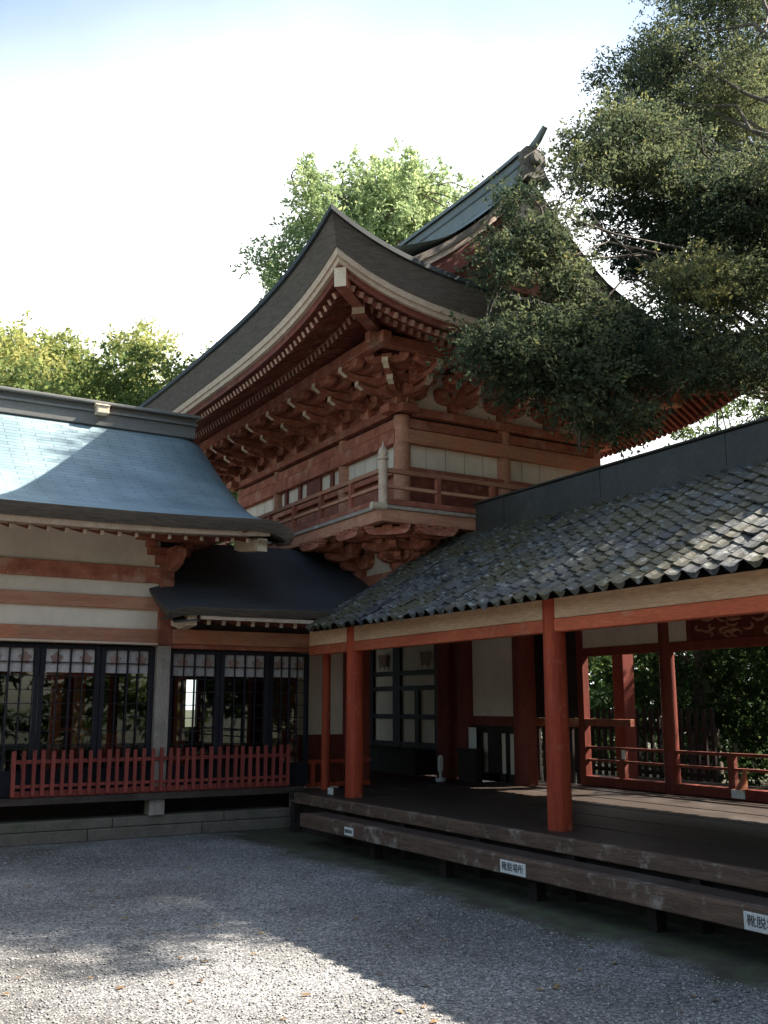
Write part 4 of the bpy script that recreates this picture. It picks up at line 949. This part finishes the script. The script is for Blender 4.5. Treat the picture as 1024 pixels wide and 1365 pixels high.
NEAR = [(13.35,11.13,14.8,0.56,0.48), (16.35,12.07,16.37,0.52,0.12), (14,12.66,12.85,0.67,0.28), (14.34,12.46,14.1,0.69,0.16), (17.26,12.21,17.46,0.64,0.16), (16.11,12.82,16.42,0.61,0.25), (15.08,12.2,15.12,0.56,0.32), (15.35,11.09,16.06,0.62,0.36), (13.63,11.94,13.92,0.54,0.35), (14.77,12.27,15.96,0.52,0.25), (13.56,11.64,12.87,0.6,0.31), (15.35,11.47,13.92,0.54,0.21), (12.25,11.09,13.16,0.64,0.55), (14.45,12.24,12.7,0.68,0.02), (13.75,11.89,15.33,0.48,-0.03), (15.71,11.58,15.18,0.47,0.51), (16.5,11.42,15.1,0.46,0.34), (14.6,11.08,15.3,0.58,0.28), (13.58,12.55,14.29,0.56,0.42), (12.52,11.07,13.44,0.56,0.24), (14.18,12.66,13.07,0.58,0.36), (13.02,11.46,14.68,0.69,0.27), (18.35,12.98,16.12,0.56,0.43), (16.11,11.99,13.94,0.47,0.12), (14.16,12.8,13.2,0.71,0.14), (17.07,12.63,15.09,0.59,0.44), (14.86,11.54,13.49,0.71,0.31), (18.37,12.94,18.24,0.63,0.23), (16.04,12.49,14.97,0.71,0.25), (17.79,12.62,17.84,0.67,0.26), (17.75,12.76,15.83,0.5,0.19), (16.57,11.94,13.94,0.59,0.13), (16.16,12.73,15.52,0.62,0.34), (14.8,11.02,13.82,0.68,0.36), (16.78,12.09,17.19,0.55,0.28), (14.55,12.93,15.07,0.47,0.12), (13.76,12.77,14.11,0.59,-0.02), (17.43,12.76,18.02,0.5,0.37), (13.52,11.84,12.62,0.67,0.4), (14.9,12.08,15.3,0.7,0.52), (13.81,11.97,13.96,0.65,0.19), (13.12,11.71,12.37,0.66,0.26), (17.75,12.35,15.24,0.62,0.12), (13.97,11.61,12.34,0.69,0.56), (16.01,11.88,14.41,0.48,0.27), (14.65,11.17,15.44,0.48,0.11), (17.62,12.8,17.59,0.55,0.13), (15.29,11.81,16.33,0.71,0.19), (12.82,11.65,12.98,0.53,0.28), (17.37,12.91,14.6,0.49,0.25), (15.37,12.15,14.84,0.71,0.28), (13.31,12.35,13.57,0.66,-0.14), (14.7,11.61,12.89,0.71,0.08), (16.18,11.62,13.92,0.51,0.36), (15.03,12.99,14.66,0.7,0.13), (16.26,11.82,15.89,0.44,0.34), (13.69,12.39,14.19,0.62,0.01), (14.41,11.14,15.23,0.72,0.53), (14.31,11.18,14.58,0.51,0.31), (15.68,11.3,13.26,0.51,0.59), (12.88,11.33,11.71,0.67,0.17), (17.38,12.05,16.58,0.48,0.08), (14.08,12.4,12.89,0.65,0.04), (16.77,12.12,14.35,0.64,-0.06), (15.87,12.01,14.69,0.48,0.35), (16.53,11.78,16.1,0.64,0.11), (16.41,11.77,15.72,0.56,0.55), (13.42,11.95,13.77,0.65,0.3), (14.27,12.99,13.55,0.65,0.56), (14.83,12.67,13.46,0.61,0.08), (13.78,12.82,14.15,0.53,0.06), (16.46,12.72,16.7,0.63,-0.01), (13.99,12.25,12.76,0.54,0.41), (15.73,12.21,14.13,0.59,-0.02), (16.2,11.16,15.13,0.65,0.06), (14.59,11.4,15.1,0.46,0.25), (17.21,12.96,17.83,0.68,0.24), (16.8,12.24,14.86,0.44,0.25), (14.45,11.72,15.7,0.7,0.25), (14.07,12.21,14.85,0.45,-0.03), (13.12,12.51,12.26,0.52,0.08), (13.08,11.87,12.45,0.37,0.37), (14.1,12.51,14.06,0.42,-0.05), (11.99,11.51,12.06,0.44,-0.06), (11.67,11.57,12.67,0.53,0.32), (12.63,12.34,12.1,0.53,0.34), (13.57,12.98,13.76,0.37,0.16), (12.8,12.32,12.89,0.53,0.44), (11.3,11.05,11.39,0.5,0.19), (11.75,11.66,12.63,0.55,0.24), (14.04,12.98,14.13,0.37,0.23), (14.56,12.96,13.58,0.34,0.52), (13.78,12.34,12.94,0.52,0.23), (12.33,12.09,12.78,0.45,0.21), (13.25,12.68,12.87,0.5,0.23), (12.54,12.15,13.37,0.37,0.17), (14.53,11.05,12.82,0.72,0.69), (14.96,11.25,11.22,0.5,0.57), (13.42,11.09,11.35,0.53,0.48), (13.18,10.7,11.87,0.5,0.72), (15.06,11.13,11.82,0.52,0.55), (16.72,11.96,13.6,0.66,0.78), (13.42,11.4,11.82,0.68,0.59), (13.34,10.71,10.89,0.5,0.57), (14.41,11.45,13.11,0.54,0.47), (15.62,11,13.44,0.66,0.79), (15.22,11.79,13.41,0.55,0.53), (16.65,11.98,13.2,0.53,0.61), (14.12,10.58,11.66,0.75,0.64), (16,11.41,12.08,0.66,0.56), (13.57,10.81,10.83,0.64,0.55), (15.35,10.93,11.33,0.62,0.83), (14.55,10.61,11.07,0.63,0.74), (16.6,11.77,14.14,0.8,0.68), (16.42,11.88,14.42,0.79,0.62), (13.62,10.64,12.04,0.7,0.6), (14.88,11.27,12.16,0.67,0.58), (13.47,10.66,12.86,0.74,0.55), (13.37,10.92,12.37,0.68,0.76), (14.12,10.96,12.38,0.6,0.75), (15.29,11.3,12.64,0.57,0.54), (14.3,11.32,11.94,0.68,0.54), (15.56,11.94,14.18,0.71,0.54), (13.84,10.96,12.57,0.59,0.23), (13.18,10.81,12.31,0.64,0.56), (15.68,11.8,13.73,0.75,0.74), (9.64,9.78,9.18,0.35,0.54), (10.52,9.85,10.23,0.55,0.5), (10.17,10.04,10.2,0.49,0.48), (11.95,10.57,10.61,0.41,0.56), (9.55,9.6,9.25,0.41,0.51), (10.43,10.03,9.41,0.49,0.3), (10.12,9.99,10.35,0.38,0.62), (9.55,10.34,9.9,0.5,0.52), (11.02,10,9.62,0.53,0.77), (12.3,10.43,10.07,0.49,0.7), (10.72,10.48,9.99,0.46,0.25), (9.4,9.64,9.63,0.53,0.26), (10.73,9.84,9.72,0.37,0.2), (10,10.02,9.91,0.52,0.54), (8.85,9.61,8.84,0.49,0.51), (11.06,9.74,10.27,0.41,0.33), (9.83,10.16,9.57,0.48,0.76), (12.06,10.53,10.06,0.5,0.46), (10.31,10.36,10.07,0.51,0.7), (11.33,10.22,10.65,0.37,0.35), (9.3,10.37,9.39,0.37,0.62), (10.38,9.66,10.02,0.35,0.24), (10.49,10.24,9.79,0.38,0.52), (10.13,10.18,9.84,0.49,0.45), (11.16,9.98,9.66,0.38,0.5), (10.58,10.45,10.77,0.47,0.67), (12.15,10.33,10.16,0.51,0.45), (11.22,9.71,9.5,0.36,0.35), (9.82,10.46,10.04,0.45,0.59), (10.98,10.24,10.56,0.39,0.39), (10.53,9.89,9.43,0.54,0.53), (12.05,10.56,10.12,0.48,0.42), (10.35,10.25,9.98,0.47,0.62), (9.91,10.06,10.33,0.35,0.79), (11.04,10.43,10.63,0.5,0.6), (11.33,10.51,10.78,0.33,0.75), (9.88,9.76,9.52,0.44,0.6), (11.86,9.76,9.65,0.5,0.41), (9.76,9.81,10.2,0.49,0.32), (10.43,10.42,10.13,0.43,0.54), (10.14,10.29,9.48,0.5,0.56), (11.55,10.5,10.2,0.53,0.34), (11.07,10.56,10.44,0.35,0.37), (10.55,9.76,9.71,0.44,0.63), (9.2,9.78,9.58,0.4,0.39), (9.63,10.27,9.87,0.4,0.39), (10,10.3,10.04,0.34,0.48), (10.86,10.38,10.58,0.5,0.46), (11.26,9.97,10.28,0.41,0.37), (10.19,10.07,10.37,0.55,0.65), (11.99,10.53,10.38,0.43,0.33), (8.92,9.75,9.04,0.47,0.7), (10.14,9.66,9.34,0.48,0.52), (11.52,10.34,10.74,0.55,0.46), (10.97,10.52,9.74,0.34,0.6), (11.7,10.16,10.02,0.54,0.62), (13.93,10.45,8.59,0.51,0.18), (13.25,9.53,9.85,0.54,-0.04), (11.24,9.59,8.8,0.62,0.09), (12.09,10.67,9.5,0.59,0.25), (11.86,9.75,7.87,0.69,0.08), (12.56,10.45,9.81,0.57,0.19), (13.42,10.79,9.21,0.64,0.14), (13.01,10.08,8.18,0.59,0.41), (13.27,9.99,9.65,0.62,-0), (12.53,10.41,9.94,0.61,0.41), (14.05,10.13,8.33,0.57,0.1), (13.73,10.79,9.95,0.7,0.05), (14.37,10.83,9.18,0.51,0.29), (10.95,9.74,8.55,0.51,0.16), (12.97,10.1,10.09,0.55,0.26), (12.14,9.74,8.91,0.54,0.18), (12.45,10.34,9.53,0.6,0.04), (12.37,9.69,8.91,0.63,0.23), (11.7,9.7,7.88,0.6,0.13), (13.87,10.36,9.14,0.71,0.4), (11.83,9.69,8.42,0.45,0.3), (11.27,9.73,7.93,0.63,0.36), (14.85,10.88,9.47,0.68,0.23), (12.7,10.16,9.66,0.65,0.17), (12.91,9.76,9.77,0.46,0.18), (10.96,9.71,9.37,0.73,-0.08), (14.45,10.52,10.65,0.54,0.09), (12.39,9.51,9.87,0.73,0.07), (13.84,10.76,8.92,0.54,0.14), (14.72,10.68,9.73,0.46,-0.01), (12.57,10.33,9.18,0.69,0.01), (12.9,10.37,8.85,0.55,0.21), (11.74,10.03,7.99,0.65,0.14), (11.66,10.05,9.04,0.7,0.64), (13.04,9.87,9.71,0.66,0.11), (12.35,9.62,8.1,0.58,0.23), (11.18,9.84,8.47,0.51,0.12), (13.32,9.9,10.05,0.66,0.17), (12.55,10.68,9.86,0.6,0.31), (14.18,10.09,10.6,0.57,-0.08), (11.81,10.09,8.02,0.71,0.35), (13.03,10.22,8.54,0.7,0.27), (11.6,9.79,9.06,0.49,-0.04), (11.68,10.15,8.92,0.73,0.22), (12.14,9.85,8.14,0.7,0.29), (13.21,10.29,9.26,0.62,0.21), (12.04,10.1,8.57,0.61,0.17), (14.45,10.98,9.05,0.46,0.07), (11.98,9.75,9.61,0.58,0.21), (14.52,10.95,9,0.66,0.12), (11.93,10.36,8.51,0.52,0.23), (13.52,10.1,8.36,0.48,0.07), (13.1,9.68,9.91,0.7,0.21), (11.79,9.79,8.24,0.53,0.32), (11.89,10.62,9.77,0.63,-0.06), (14.12,10.97,10.25,0.5,0.01), (14.54,10.52,9.14,0.71,0.08), (13.06,10.73,8.88,0.62,0.26), (14.18,10.67,9.3,0.48,0.29), (12.48,10.41,10.16,0.5,0.04), (7.47,9.13,7.27,0.26,0.47), (7.51,9.36,8.07,0.34,0.41), (7.04,9.01,6.69,0.24,0.57), (6.96,9.13,6.85,0.27,0.5), (7.06,9.22,6.79,0.36,0.28), (7.84,9.35,7.43,0.37,0.17), (7.61,9.6,8.13,0.33,0.24), (7.92,9.1,7.47,0.23,0.23), (6.94,9.14,6.88,0.3,0.13), (7.36,9.45,7.58,0.32,0.23), (7.97,9.47,7.38,0.36,0.28), (7.26,9.41,7.14,0.29,0.34), (8.24,9.24,8.06,0.28,0.35), (7.41,9.22,8.03,0.35,-0.04), (7.76,9.54,7.63,0.31,-0.01), (8.48,9.49,7.07,0.37,0.53), (8.23,9.3,7.14,0.33,0.69), (7.82,9.23,7.62,0.37,0.21), (8.28,9.4,7.15,0.24,0.22), (7.82,9.54,7.58,0.3,0.39), (8.26,9.26,7.83,0.34,0.42), (8.19,9.6,7.53,0.34,0.56), (6.99,9.06,6.68,0.33,0.28), (8.15,9.29,7.56,0.27,0.61), (7.35,9.51,7.44,0.27,0.32), (7.07,9.34,7.2,0.26,0.45), (8.1,9.42,7.62,0.26,0.39), (8.15,9.21,7.12,0.31,0.65), (7.87,9.57,7.33,0.3,0.13), (7.64,9.01,7.56,0.35,0.41), (7.8,9.21,6.89,0.36,0.39), (8.26,9.43,7.2,0.27,0.25), (7.81,9.54,8.15,0.31,0.38), (8.06,9.19,6.87,0.27,0.18), (8.59,9.46,7.46,0.33,0.29), (8.41,9.32,7.03,0.27,0.39), (7.29,9.29,7.24,0.34,0.7), (7.24,9.02,7.24,0.28,0.38), (8.58,9.3,6.98,0.3,0.47), (7.66,9.15,7.51,0.27,0.24), (9.27,9.4,5.88,0.37,0.08), (11.91,8.84,6.96,0.53,0.51), (8.37,9.44,5.93,0.4,0.23), (7.05,9.16,5.83,0.44,0.47), (10.77,9.16,6.26,0.53,0.34), (8.32,9.42,6.66,0.53,0.35), (12.16,9.38,7.06,0.55,0.31), (8.29,9.12,6.43,0.47,-0.01), (12.49,9.48,7.39,0.38,0.31), (9.2,8.74,5.93,0.47,0.15), (9.86,8.77,6.62,0.48,0.27), (7.76,9.08,5.84,0.43,0.37), (7.25,9.19,6.3,0.43,0.39), (9.91,9.48,6.73,0.46,0.53), (7.19,8.91,5.81,0.53,0.29), (7.25,9.1,5.61,0.41,0.22), (9.38,9.45,6.26,0.48,0.24), (9.37,9.23,6.2,0.41,0.26), (12.32,9.28,6.49,0.56,0.36), (11.9,9.18,6.7,0.35,0.26), (8.75,9.46,5.5,0.46,0.11), (9.82,9.49,5.95,0.42,0.17), (8.42,8.76,6.13,0.38,0.38), (7.79,9.48,5.93,0.43,0.51), (12.44,8.98,7.23,0.37,0.37), (10.65,8.88,6.17,0.36,0.41), (7,9.14,6.06,0.34,0.46), (11.5,9.29,7.45,0.35,0.42), (11.38,8.97,6.63,0.39,0.35), (9.31,8.84,6.44,0.41,0.14), (8.08,9.36,5.73,0.52,0.24), (12.22,9.16,6.87,0.35,0.41), (10.69,8.87,6.52,0.45,0.32), (8.32,8.97,6.11,0.38,0.41), (11.21,9,6.51,0.48,0.38), (8.67,9.39,6.24,0.44,0.35), (8.89,9.32,6.07,0.41,0.22), (6.68,8.88,5.83,0.47,0.15), (10.91,9.28,6.68,0.41,0.38), (9.46,8.99,6.68,0.54,0.54), (8.05,9.18,6.19,0.52,0.34), (9.4,8.85,5.76,0.53,0.19), (7.79,9.1,5.82,0.46,0.33), (7.8,9.17,6.25,0.52,0.21), (9.17,9.41,5.89,0.36,0.02), (10.34,8.83,6.16,0.45,0.49), (8.74,9.1,6.13,0.36,0.34), (7.4,8.96,5.67,0.37,0.13), (11.68,8.91,6.5,0.55,0.26), (8.09,9.23,5.95,0.56,0.27), (11.34,9.14,7.18,0.36,0.23), (8.82,8.73,6.13,0.49,0.13), (12.84,9.47,6.57,0.36,0.15), (8.84,9.03,5.67,0.36,0.13), (8.21,8.82,5.76,0.56,0.31), (10.49,8.97,6.42,0.35,0.28), (7.65,9.08,5.46,0.46,0.19), (10.35,8.72,5.96,0.49,0.17), (6.98,9.44,5.91,0.53,0.17), (7.6,9.31,5.69,0.35,0.61), (8.22,9.5,6.11,0.38,-0.03), (7.58,9.29,5.49,0.52,0.36), (8.06,8.82,5.77,0.41,0.31), (10.77,8.8,6.19,0.54,0.21), (9.74,8.76,5.99,0.53,0.23), (7.72,9.17,5.54,0.43,0.14), (8.95,9.11,6.52,0.54,0.14), (7.75,9.41,5.96,0.47,0.22), (7.92,9.26,6.51,0.47,0.34), (8.09,9.05,5.92,0.41,0.31), (8,9.33,5.93,0.43,0.06), (8.06,8.7,5.49,0.4,0.34), (6.82,9.15,5.63,0.49,0.36), (11.77,8.75,6.92,0.52,0.17), (10.73,9.24,6.22,0.37,0.25), (9.07,8.98,5.89,0.42,0.17), (11.64,9.37,6.49,0.35,0.3), (8.42,9.33,5.92,0.49,0.18), (9.34,9.18,6.21,0.39,0.17), (7.23,9.25,6,0.34,0.4), (8.57,9.42,5.54,0.37,0.56), (10.02,9.07,6.83,0.37,0.1), (10.65,9.38,6.83,0.53,0.42), (11.02,9.36,7.04,0.35,0.48), (8.41,9.34,5.86,0.56,0.05), (8.44,9.32,6.24,0.46,0.19), (8.48,8.97,6.56,0.35,0.35), (8.04,8.99,5.79,0.42,0.24), (11.77,8.97,6.26,0.53,0.32), (9.09,9.42,6.42,0.45,-0.02), (8.58,9.26,5.97,0.46,0.69), (7.37,8.96,5.71,0.35,0.49), (10.03,8.82,7.3,0.35,0.57), (9.82,8.91,7.34,0.52,0.7), (11.83,9.25,7.6,0.44,0.75), (10.09,8.91,7.07,0.46,0.93), (11.16,9.17,7.87,0.44,0.66), (11.16,8.91,7.76,0.48,0.54), (10.16,9.16,7.46,0.36,0.53), (10.25,9.06,7.5,0.52,0.85), (10.78,9.04,7.31,0.36,0.85), (10.07,9.02,7.3,0.33,0.62), (10.37,9,7.6,0.4,0.76), (10.36,8.99,7.65,0.41,0.7), (10.35,8.96,7.55,0.52,0.87), (11.2,9.28,7.84,0.34,0.62), (10.79,9.05,7.5,0.54,0.66), (9.79,8.81,7.14,0.42,0.68), (12.19,11.49,9.59,0.22,0.07), (10.94,11.08,9.17,0.23,0.15), (11.51,10.63,9.03,0.18,0.1), (10.7,10.82,8.62,0.19,-0.03), (11.81,11.36,9.96,0.28,0.27), (11.62,10.96,9.6,0.2,0.08), (10.81,11.09,9.7,0.2,-0.07), (11.98,11.11,8.94,0.27,0.03), (12.2,11.3,10.04,0.26,0.15), (10.63,10.1,7.98,0.25,0.21), (11.2,10.34,8.87,0.19,0.12), (11.76,11.12,9.66,0.26,0.39), (10.89,10.6,9.5,0.2,0.17), (11.2,11.35,9.11,0.17,0.3), (10.39,10.1,8,0.25,0.09), (10.89,11.27,9.07,0.24,0.23), (11.54,11.05,9.61,0.21,0.2), (10.68,10.34,8.44,0.19,-0.08), (11.39,10.78,9.67,0.25,0.11), (12.18,11.07,8.82,0.25,0.13), (12.14,11.37,9.5,0.27,0.03), (10.12,10.05,7.99,0.26,-0.13), (10.92,10.45,8.45,0.23,0.17), (11.71,10.74,9.22,0.2,0.24), (10.99,10.58,8.83,0.22,-0.15), (9.92,10.36,8.94,0.19,-0.14), (10.37,10.27,9.12,0.22,0.25), (11.86,10.88,9.54,0.24,0.11), (11.14,11.1,9.58,0.18,0.05), (10.23,10.91,9.13,0.26,0.12), (9.65,10.05,8.58,0.2,0.24), (10.84,10.36,8.66,0.27,0.1), (11.28,10.4,8.66,0.21,0.32), (11.28,10.99,8.79,0.22,0.21), (10.42,10.43,8.83,0.17,-0.06), (12.55,11.48,9.73,0.17,-0.01), (10.82,10.88,8.93,0.26,-0.11), (10.8,10.08,9.18,0.26,0.01), (10.21,10.19,8.01,0.22,0.04), (11.29,10.93,9.45,0.18,0.07), (11.55,11.11,9.09,0.24,0.1), (10.67,10.91,8.92,0.2,0.09), (10.01,10.49,8.88,0.22,0.19), (11.3,10.64,8.65,0.23,0.05), (10.39,10.09,7.98,0.23,-0.01), (11.94,11,9.62,0.25,0.14), (11.75,10.91,9.75,0.19,0.11), (11.88,11.45,9.91,0.2,0.08), (10.85,10.89,9.08,0.18,-0.07), (10.57,10.35,8.51,0.23,0.03), (10.33,10.02,8.35,0.17,0.05), (10.97,10.13,8.32,0.23,0.3), (10.79,10.1,7.99,0.23,0.11), (10.89,10.43,8.29,0.27,0.28), (10.32,10.06,8.11,0.25,0.04), (10.81,10.63,9.19,0.22,0.08), (10.75,10.62,9.3,0.17,-0.01), (11.76,11.44,8.99,0.26,0.08), (11.72,11.47,9.17,0.22,-0.04), (10.74,11.14,9.69,0.23,0.11), (9.9,10.47,8.85,0.18,0.02), (11.09,10.94,9.72,0.26,-0.02), (10.23,10.08,8.08,0.17,0.12), (9.64,10.38,8.8,0.24,-0.16), (11.47,10.83,9.37,0.26,0.1), (11.06,10.4,8.12,0.2,0.2), (11.07,10.37,9.4,0.26,0.4), (11.31,10.39,9.31,0.2,-0.09), (10.78,11.11,9.66,0.19,-0.01), (11.77,11.41,8.79,0.21,0.22), (11.68,10.9,8.7,0.21,0.25), (12.33,11.18,8.9,0.27,0.12), (10.24,10.11,8.07,0.17,0.09), (11.07,11.38,9.94,0.26,0.02), (11.8,10.76,8.4,0.21,0.07), (10.55,10.47,9.26,0.19,0.26), (10.68,10.5,8.4,0.25,0.23), (10.94,10.68,8.61,0.25,0.25), (9.94,10.17,8.29,0.24,-0.05), (11.2,11.23,9.62,0.23,0.23), (8.59,9.13,5.31,0.26,0.33), (8.81,8.98,5.37,0.27,0.47), (8.68,9.06,5.06,0.34,0.42), (8.92,9.02,5.17,0.42,0.2), (8.3,9.01,5,0.33,0.35), (8.9,9.11,5.21,0.41,0.44), (8.97,9.1,5.2,0.42,0.4), (9.03,8.93,5.34,0.35,0.49), (8.16,9.17,5.14,0.33,0.44), (7.9,8.82,5.14,0.38,0.46), (8.71,8.84,5.1,0.36,0.29), (8.59,8.81,5.16,0.26,0.49)]
def blob(cx, cy, cz, rx, ry, rz, n, r, tone, lo=-1):
    out = []
    while len(out) < n:
        p = rng.normal(size=3); p /= np.linalg.norm(p); p *= rng.random() ** (1 / 2.2)
        if p[2] < lo: continue
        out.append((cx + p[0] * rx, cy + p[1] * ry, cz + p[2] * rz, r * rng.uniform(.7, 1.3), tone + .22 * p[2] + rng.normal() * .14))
    return out
NEAR += blob(12.1, 4.9, 8.6, 1.5, .75, 1.7, 30, .5, .3) + blob(12.8, 6.7, 9.0, 1.9, 1.4, 2.0, 56, .55, .3) + blob(12.9, 5.9, 11.2, 1.8, 1.0, 1.2, 46, .5, .3) + blob(12.4, 4.4, 10.6, 1.6, .9, .9, 10, .26, .3) + blob(13.0, 3.7, 10.6, 1.2, .8, .6, 7, .24, .3) + blob(12.6, 9.0, 9.2, 1.2, .9, 1.4, 16, .5, .3)
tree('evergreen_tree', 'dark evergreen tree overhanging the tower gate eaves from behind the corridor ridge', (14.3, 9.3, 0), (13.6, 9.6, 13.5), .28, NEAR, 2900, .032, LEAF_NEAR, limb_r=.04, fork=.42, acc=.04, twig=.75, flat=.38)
# tall pale tree behind the tower
cl = []
for k in range(96):
    h = rng.random() ** .75; a = rng.uniform(0, 6.28); rad = 4.1 * (1 - h) ** .45 * rng.uniform(.3, 1)
    cl.append((16.3 + rad * math.cos(a), 27 + rad * math.sin(a), 11.8 + 7.4 * h + rad * .1, .9 * rng.uniform(.7, 1.2), .5 + rng.normal() * .12))
for px in ((11.3, 27, 15.2), (11.9, 26.6, 15.6), (12.3, 27, 15.0), (12.6, 27, 15.5), (12.2, 27, 14.3), (13, 27, 16.4), (12.4, 26.5, 16.2)): cl.append((*px, .6, .3))
for k in range(34):
    a = rng.uniform(0, 6.28); rad = rng.uniform(.5, 4.4); zz = 18.9 - rad * rad * .16 + rng.uniform(-.5, .5); x_, y_ = 16.3 + rad * math.cos(a), 27 + rad * math.sin(a)
    for j in range(4): cl.append((x_ + .1 * j * math.cos(a), y_, zz + .42 * j, .48 - .1 * j, .6 + rng.normal() * .1))
tree('feathery_tree', 'tall light green feathery tree rising behind the gate roof against white sky', (16.3, 27, 0), (16.3, 27, 19.0), .35, cl, 1100, .075, LEAF_GINKGO, limb_r=.09, fork=.4, flat=1.1, twig=1.0)
specs = [(2.6, 38, 16.8, 3.8, 5.6, .68, LEAF_BRIGHT, 'leftmost yellow green treetop behind the hall ridge, cut by the picture edge'),
         (7.2, 39, 16.0, 3.6, 5.0, .58, LEAF_BRIGHT, 'lower rounded yellow green treetop next to the leftmost one'),
         (11.2, 40, 17.3, 3.5, 5.8, .6, LEAF_BRIGHT, 'highest sunlit treetop of the row behind the hall ridge'),
         (14.2, 37, 15.6, 2.8, 5.4, .34, LEAF_MID, 'darker green tree behind the hall ridge beside the gate eave'),
         (17.2, 50, 20.4, 4.4, 7.5, .5, LEAF_BRIGHT, 'farthest treetop peeping above the others beside the gate eave'),
         (4.4, 31, 12.2, 3.8, 4.0, .42, LEAF_BRIGHT, 'lower green tree just above the left end of the hall ridge'),
         (9.4, 32, 12.8, 3.4, 4.2, .34, LEAF_MID, 'lower dark green tree just above the small box on the hall ridge')]
for (x, y, zt, rr, rv, tone, mt, lab) in specs:
    tree('broadleaf_tree', lab, (x, y, 0), (x, y, zt - .9), .35, blob(x, y, zt - rv, rr, rr, rv, 90, 1.0, tone), 640, .095, mt, 'trees behind the hall', limb_r=.1, fork=.35, flat=.9, twig=.7)
# woodland beyond the corridor, seen between the pillars
k = 0
labs = ['leaning dark trunk tree framed by the corridor opening at the picture edge', 'shady tree seen between the two back pillars', 'tree with sunlit yellow leaves beyond the corridor rail',
        'slender garden tree behind the dark picket fence', 'low branching tree deep behind the corridor', 'tree farthest back in the shady garden', 'bushy tree whose crown shows beneath the gate eave', 'garden tree right of the carved panel']
pos = [(15.5, 8.6, 1.2), (16.5, 12.5, 1.6), (17.5, 15.5, 1.3), (14.4, 13.2, 1.1), (20, 12, 2), (22, 17, 2), (16.5, 20.5, 1.6), (17.8, 6.2, 1.6)]
for (x, y, w), lab in zip(pos, labs):
    lean = random.uniform(-1.2, 1.2)
    c = blob(x, y, 3.4, 1.9, 1.9, 2.9, 34, .8, .35) 
    tree('garden_tree', lab, (x, y, 0), (x + lean, y + lean * .5, 5.6), .16, c, 700, .06, LEAF_WOOD, 'garden trees behind the corridor', limb_r=.05, fork=.25, acc=.14)
for (x, y, zt, lab) in ((19.5, 16.5, 9.6, 'thin tree whose upper leaves show between the gate eave and the corridor ridge'), (22.5, 15.0, 10.2, 'tall thin tree above the corridor ridge near the picture edge')):
    tree('tall_tree', lab, (x, y, 0), (x, y, zt - .6), .16, blob(x, y, zt - 1.9, 2.3, 2.3, 1.9, 46, .6, .3), 560, .06, LEAF_MID, None, limb_r=.06, fork=.5)
# undergrowth and far wood
me = leaves_mesh('undergrowth', [(rng.uniform(13.2, 24), rng.uniform(4, 22), rng.uniform(.1, .9), rng.uniform(.5, .9), .3) for _ in range(110)], 170, .09, LEAF_WOOD)
o = bpy.data.objects.new('undergrowth', me); COL.objects.link(o); tag(o, 'dark leafy undergrowth in the shade behind the corridor', 'undergrowth', kind='stuff')
me = leaves_mesh('far_wood', [(rng.uniform(24, 34), rng.uniform(0, 40), rng.uniform(.5, 7.5), rng.uniform(1.2, 2.2), .35) for _ in range(150)], 70, .26, LEAF_WOOD)
o = bpy.data.objects.new('far_wood', me); COL.objects.link(o); tag(o, 'dense dark wood closing the view behind the corridor', 'wood', kind='stuff')
fw_ = []
for _ in range(420):
    a = rng.uniform(1.2, 5.6) + math.pi; rad = rng.uniform(17, 24)
    fw_.append((3 + rad * math.sin(a + math.pi), 3 + rad * math.cos(a + math.pi), rng.uniform(.5, 11 if a < 7.1 else 4.5), rng.uniform(1.4, 2.4), .4))  # unseen wood; height and span set to hold back sky light
me = leaves_mesh('facing_wood', fw_, 60, .28, LEAF_MID)
o = bpy.data.objects.new('facing_wood', me); COL.objects.link(o); tag(o, 'unseen green wood round the courtyard, sized to cut sky light, mirrored in the hall window panes', 'wood', kind='stuff')
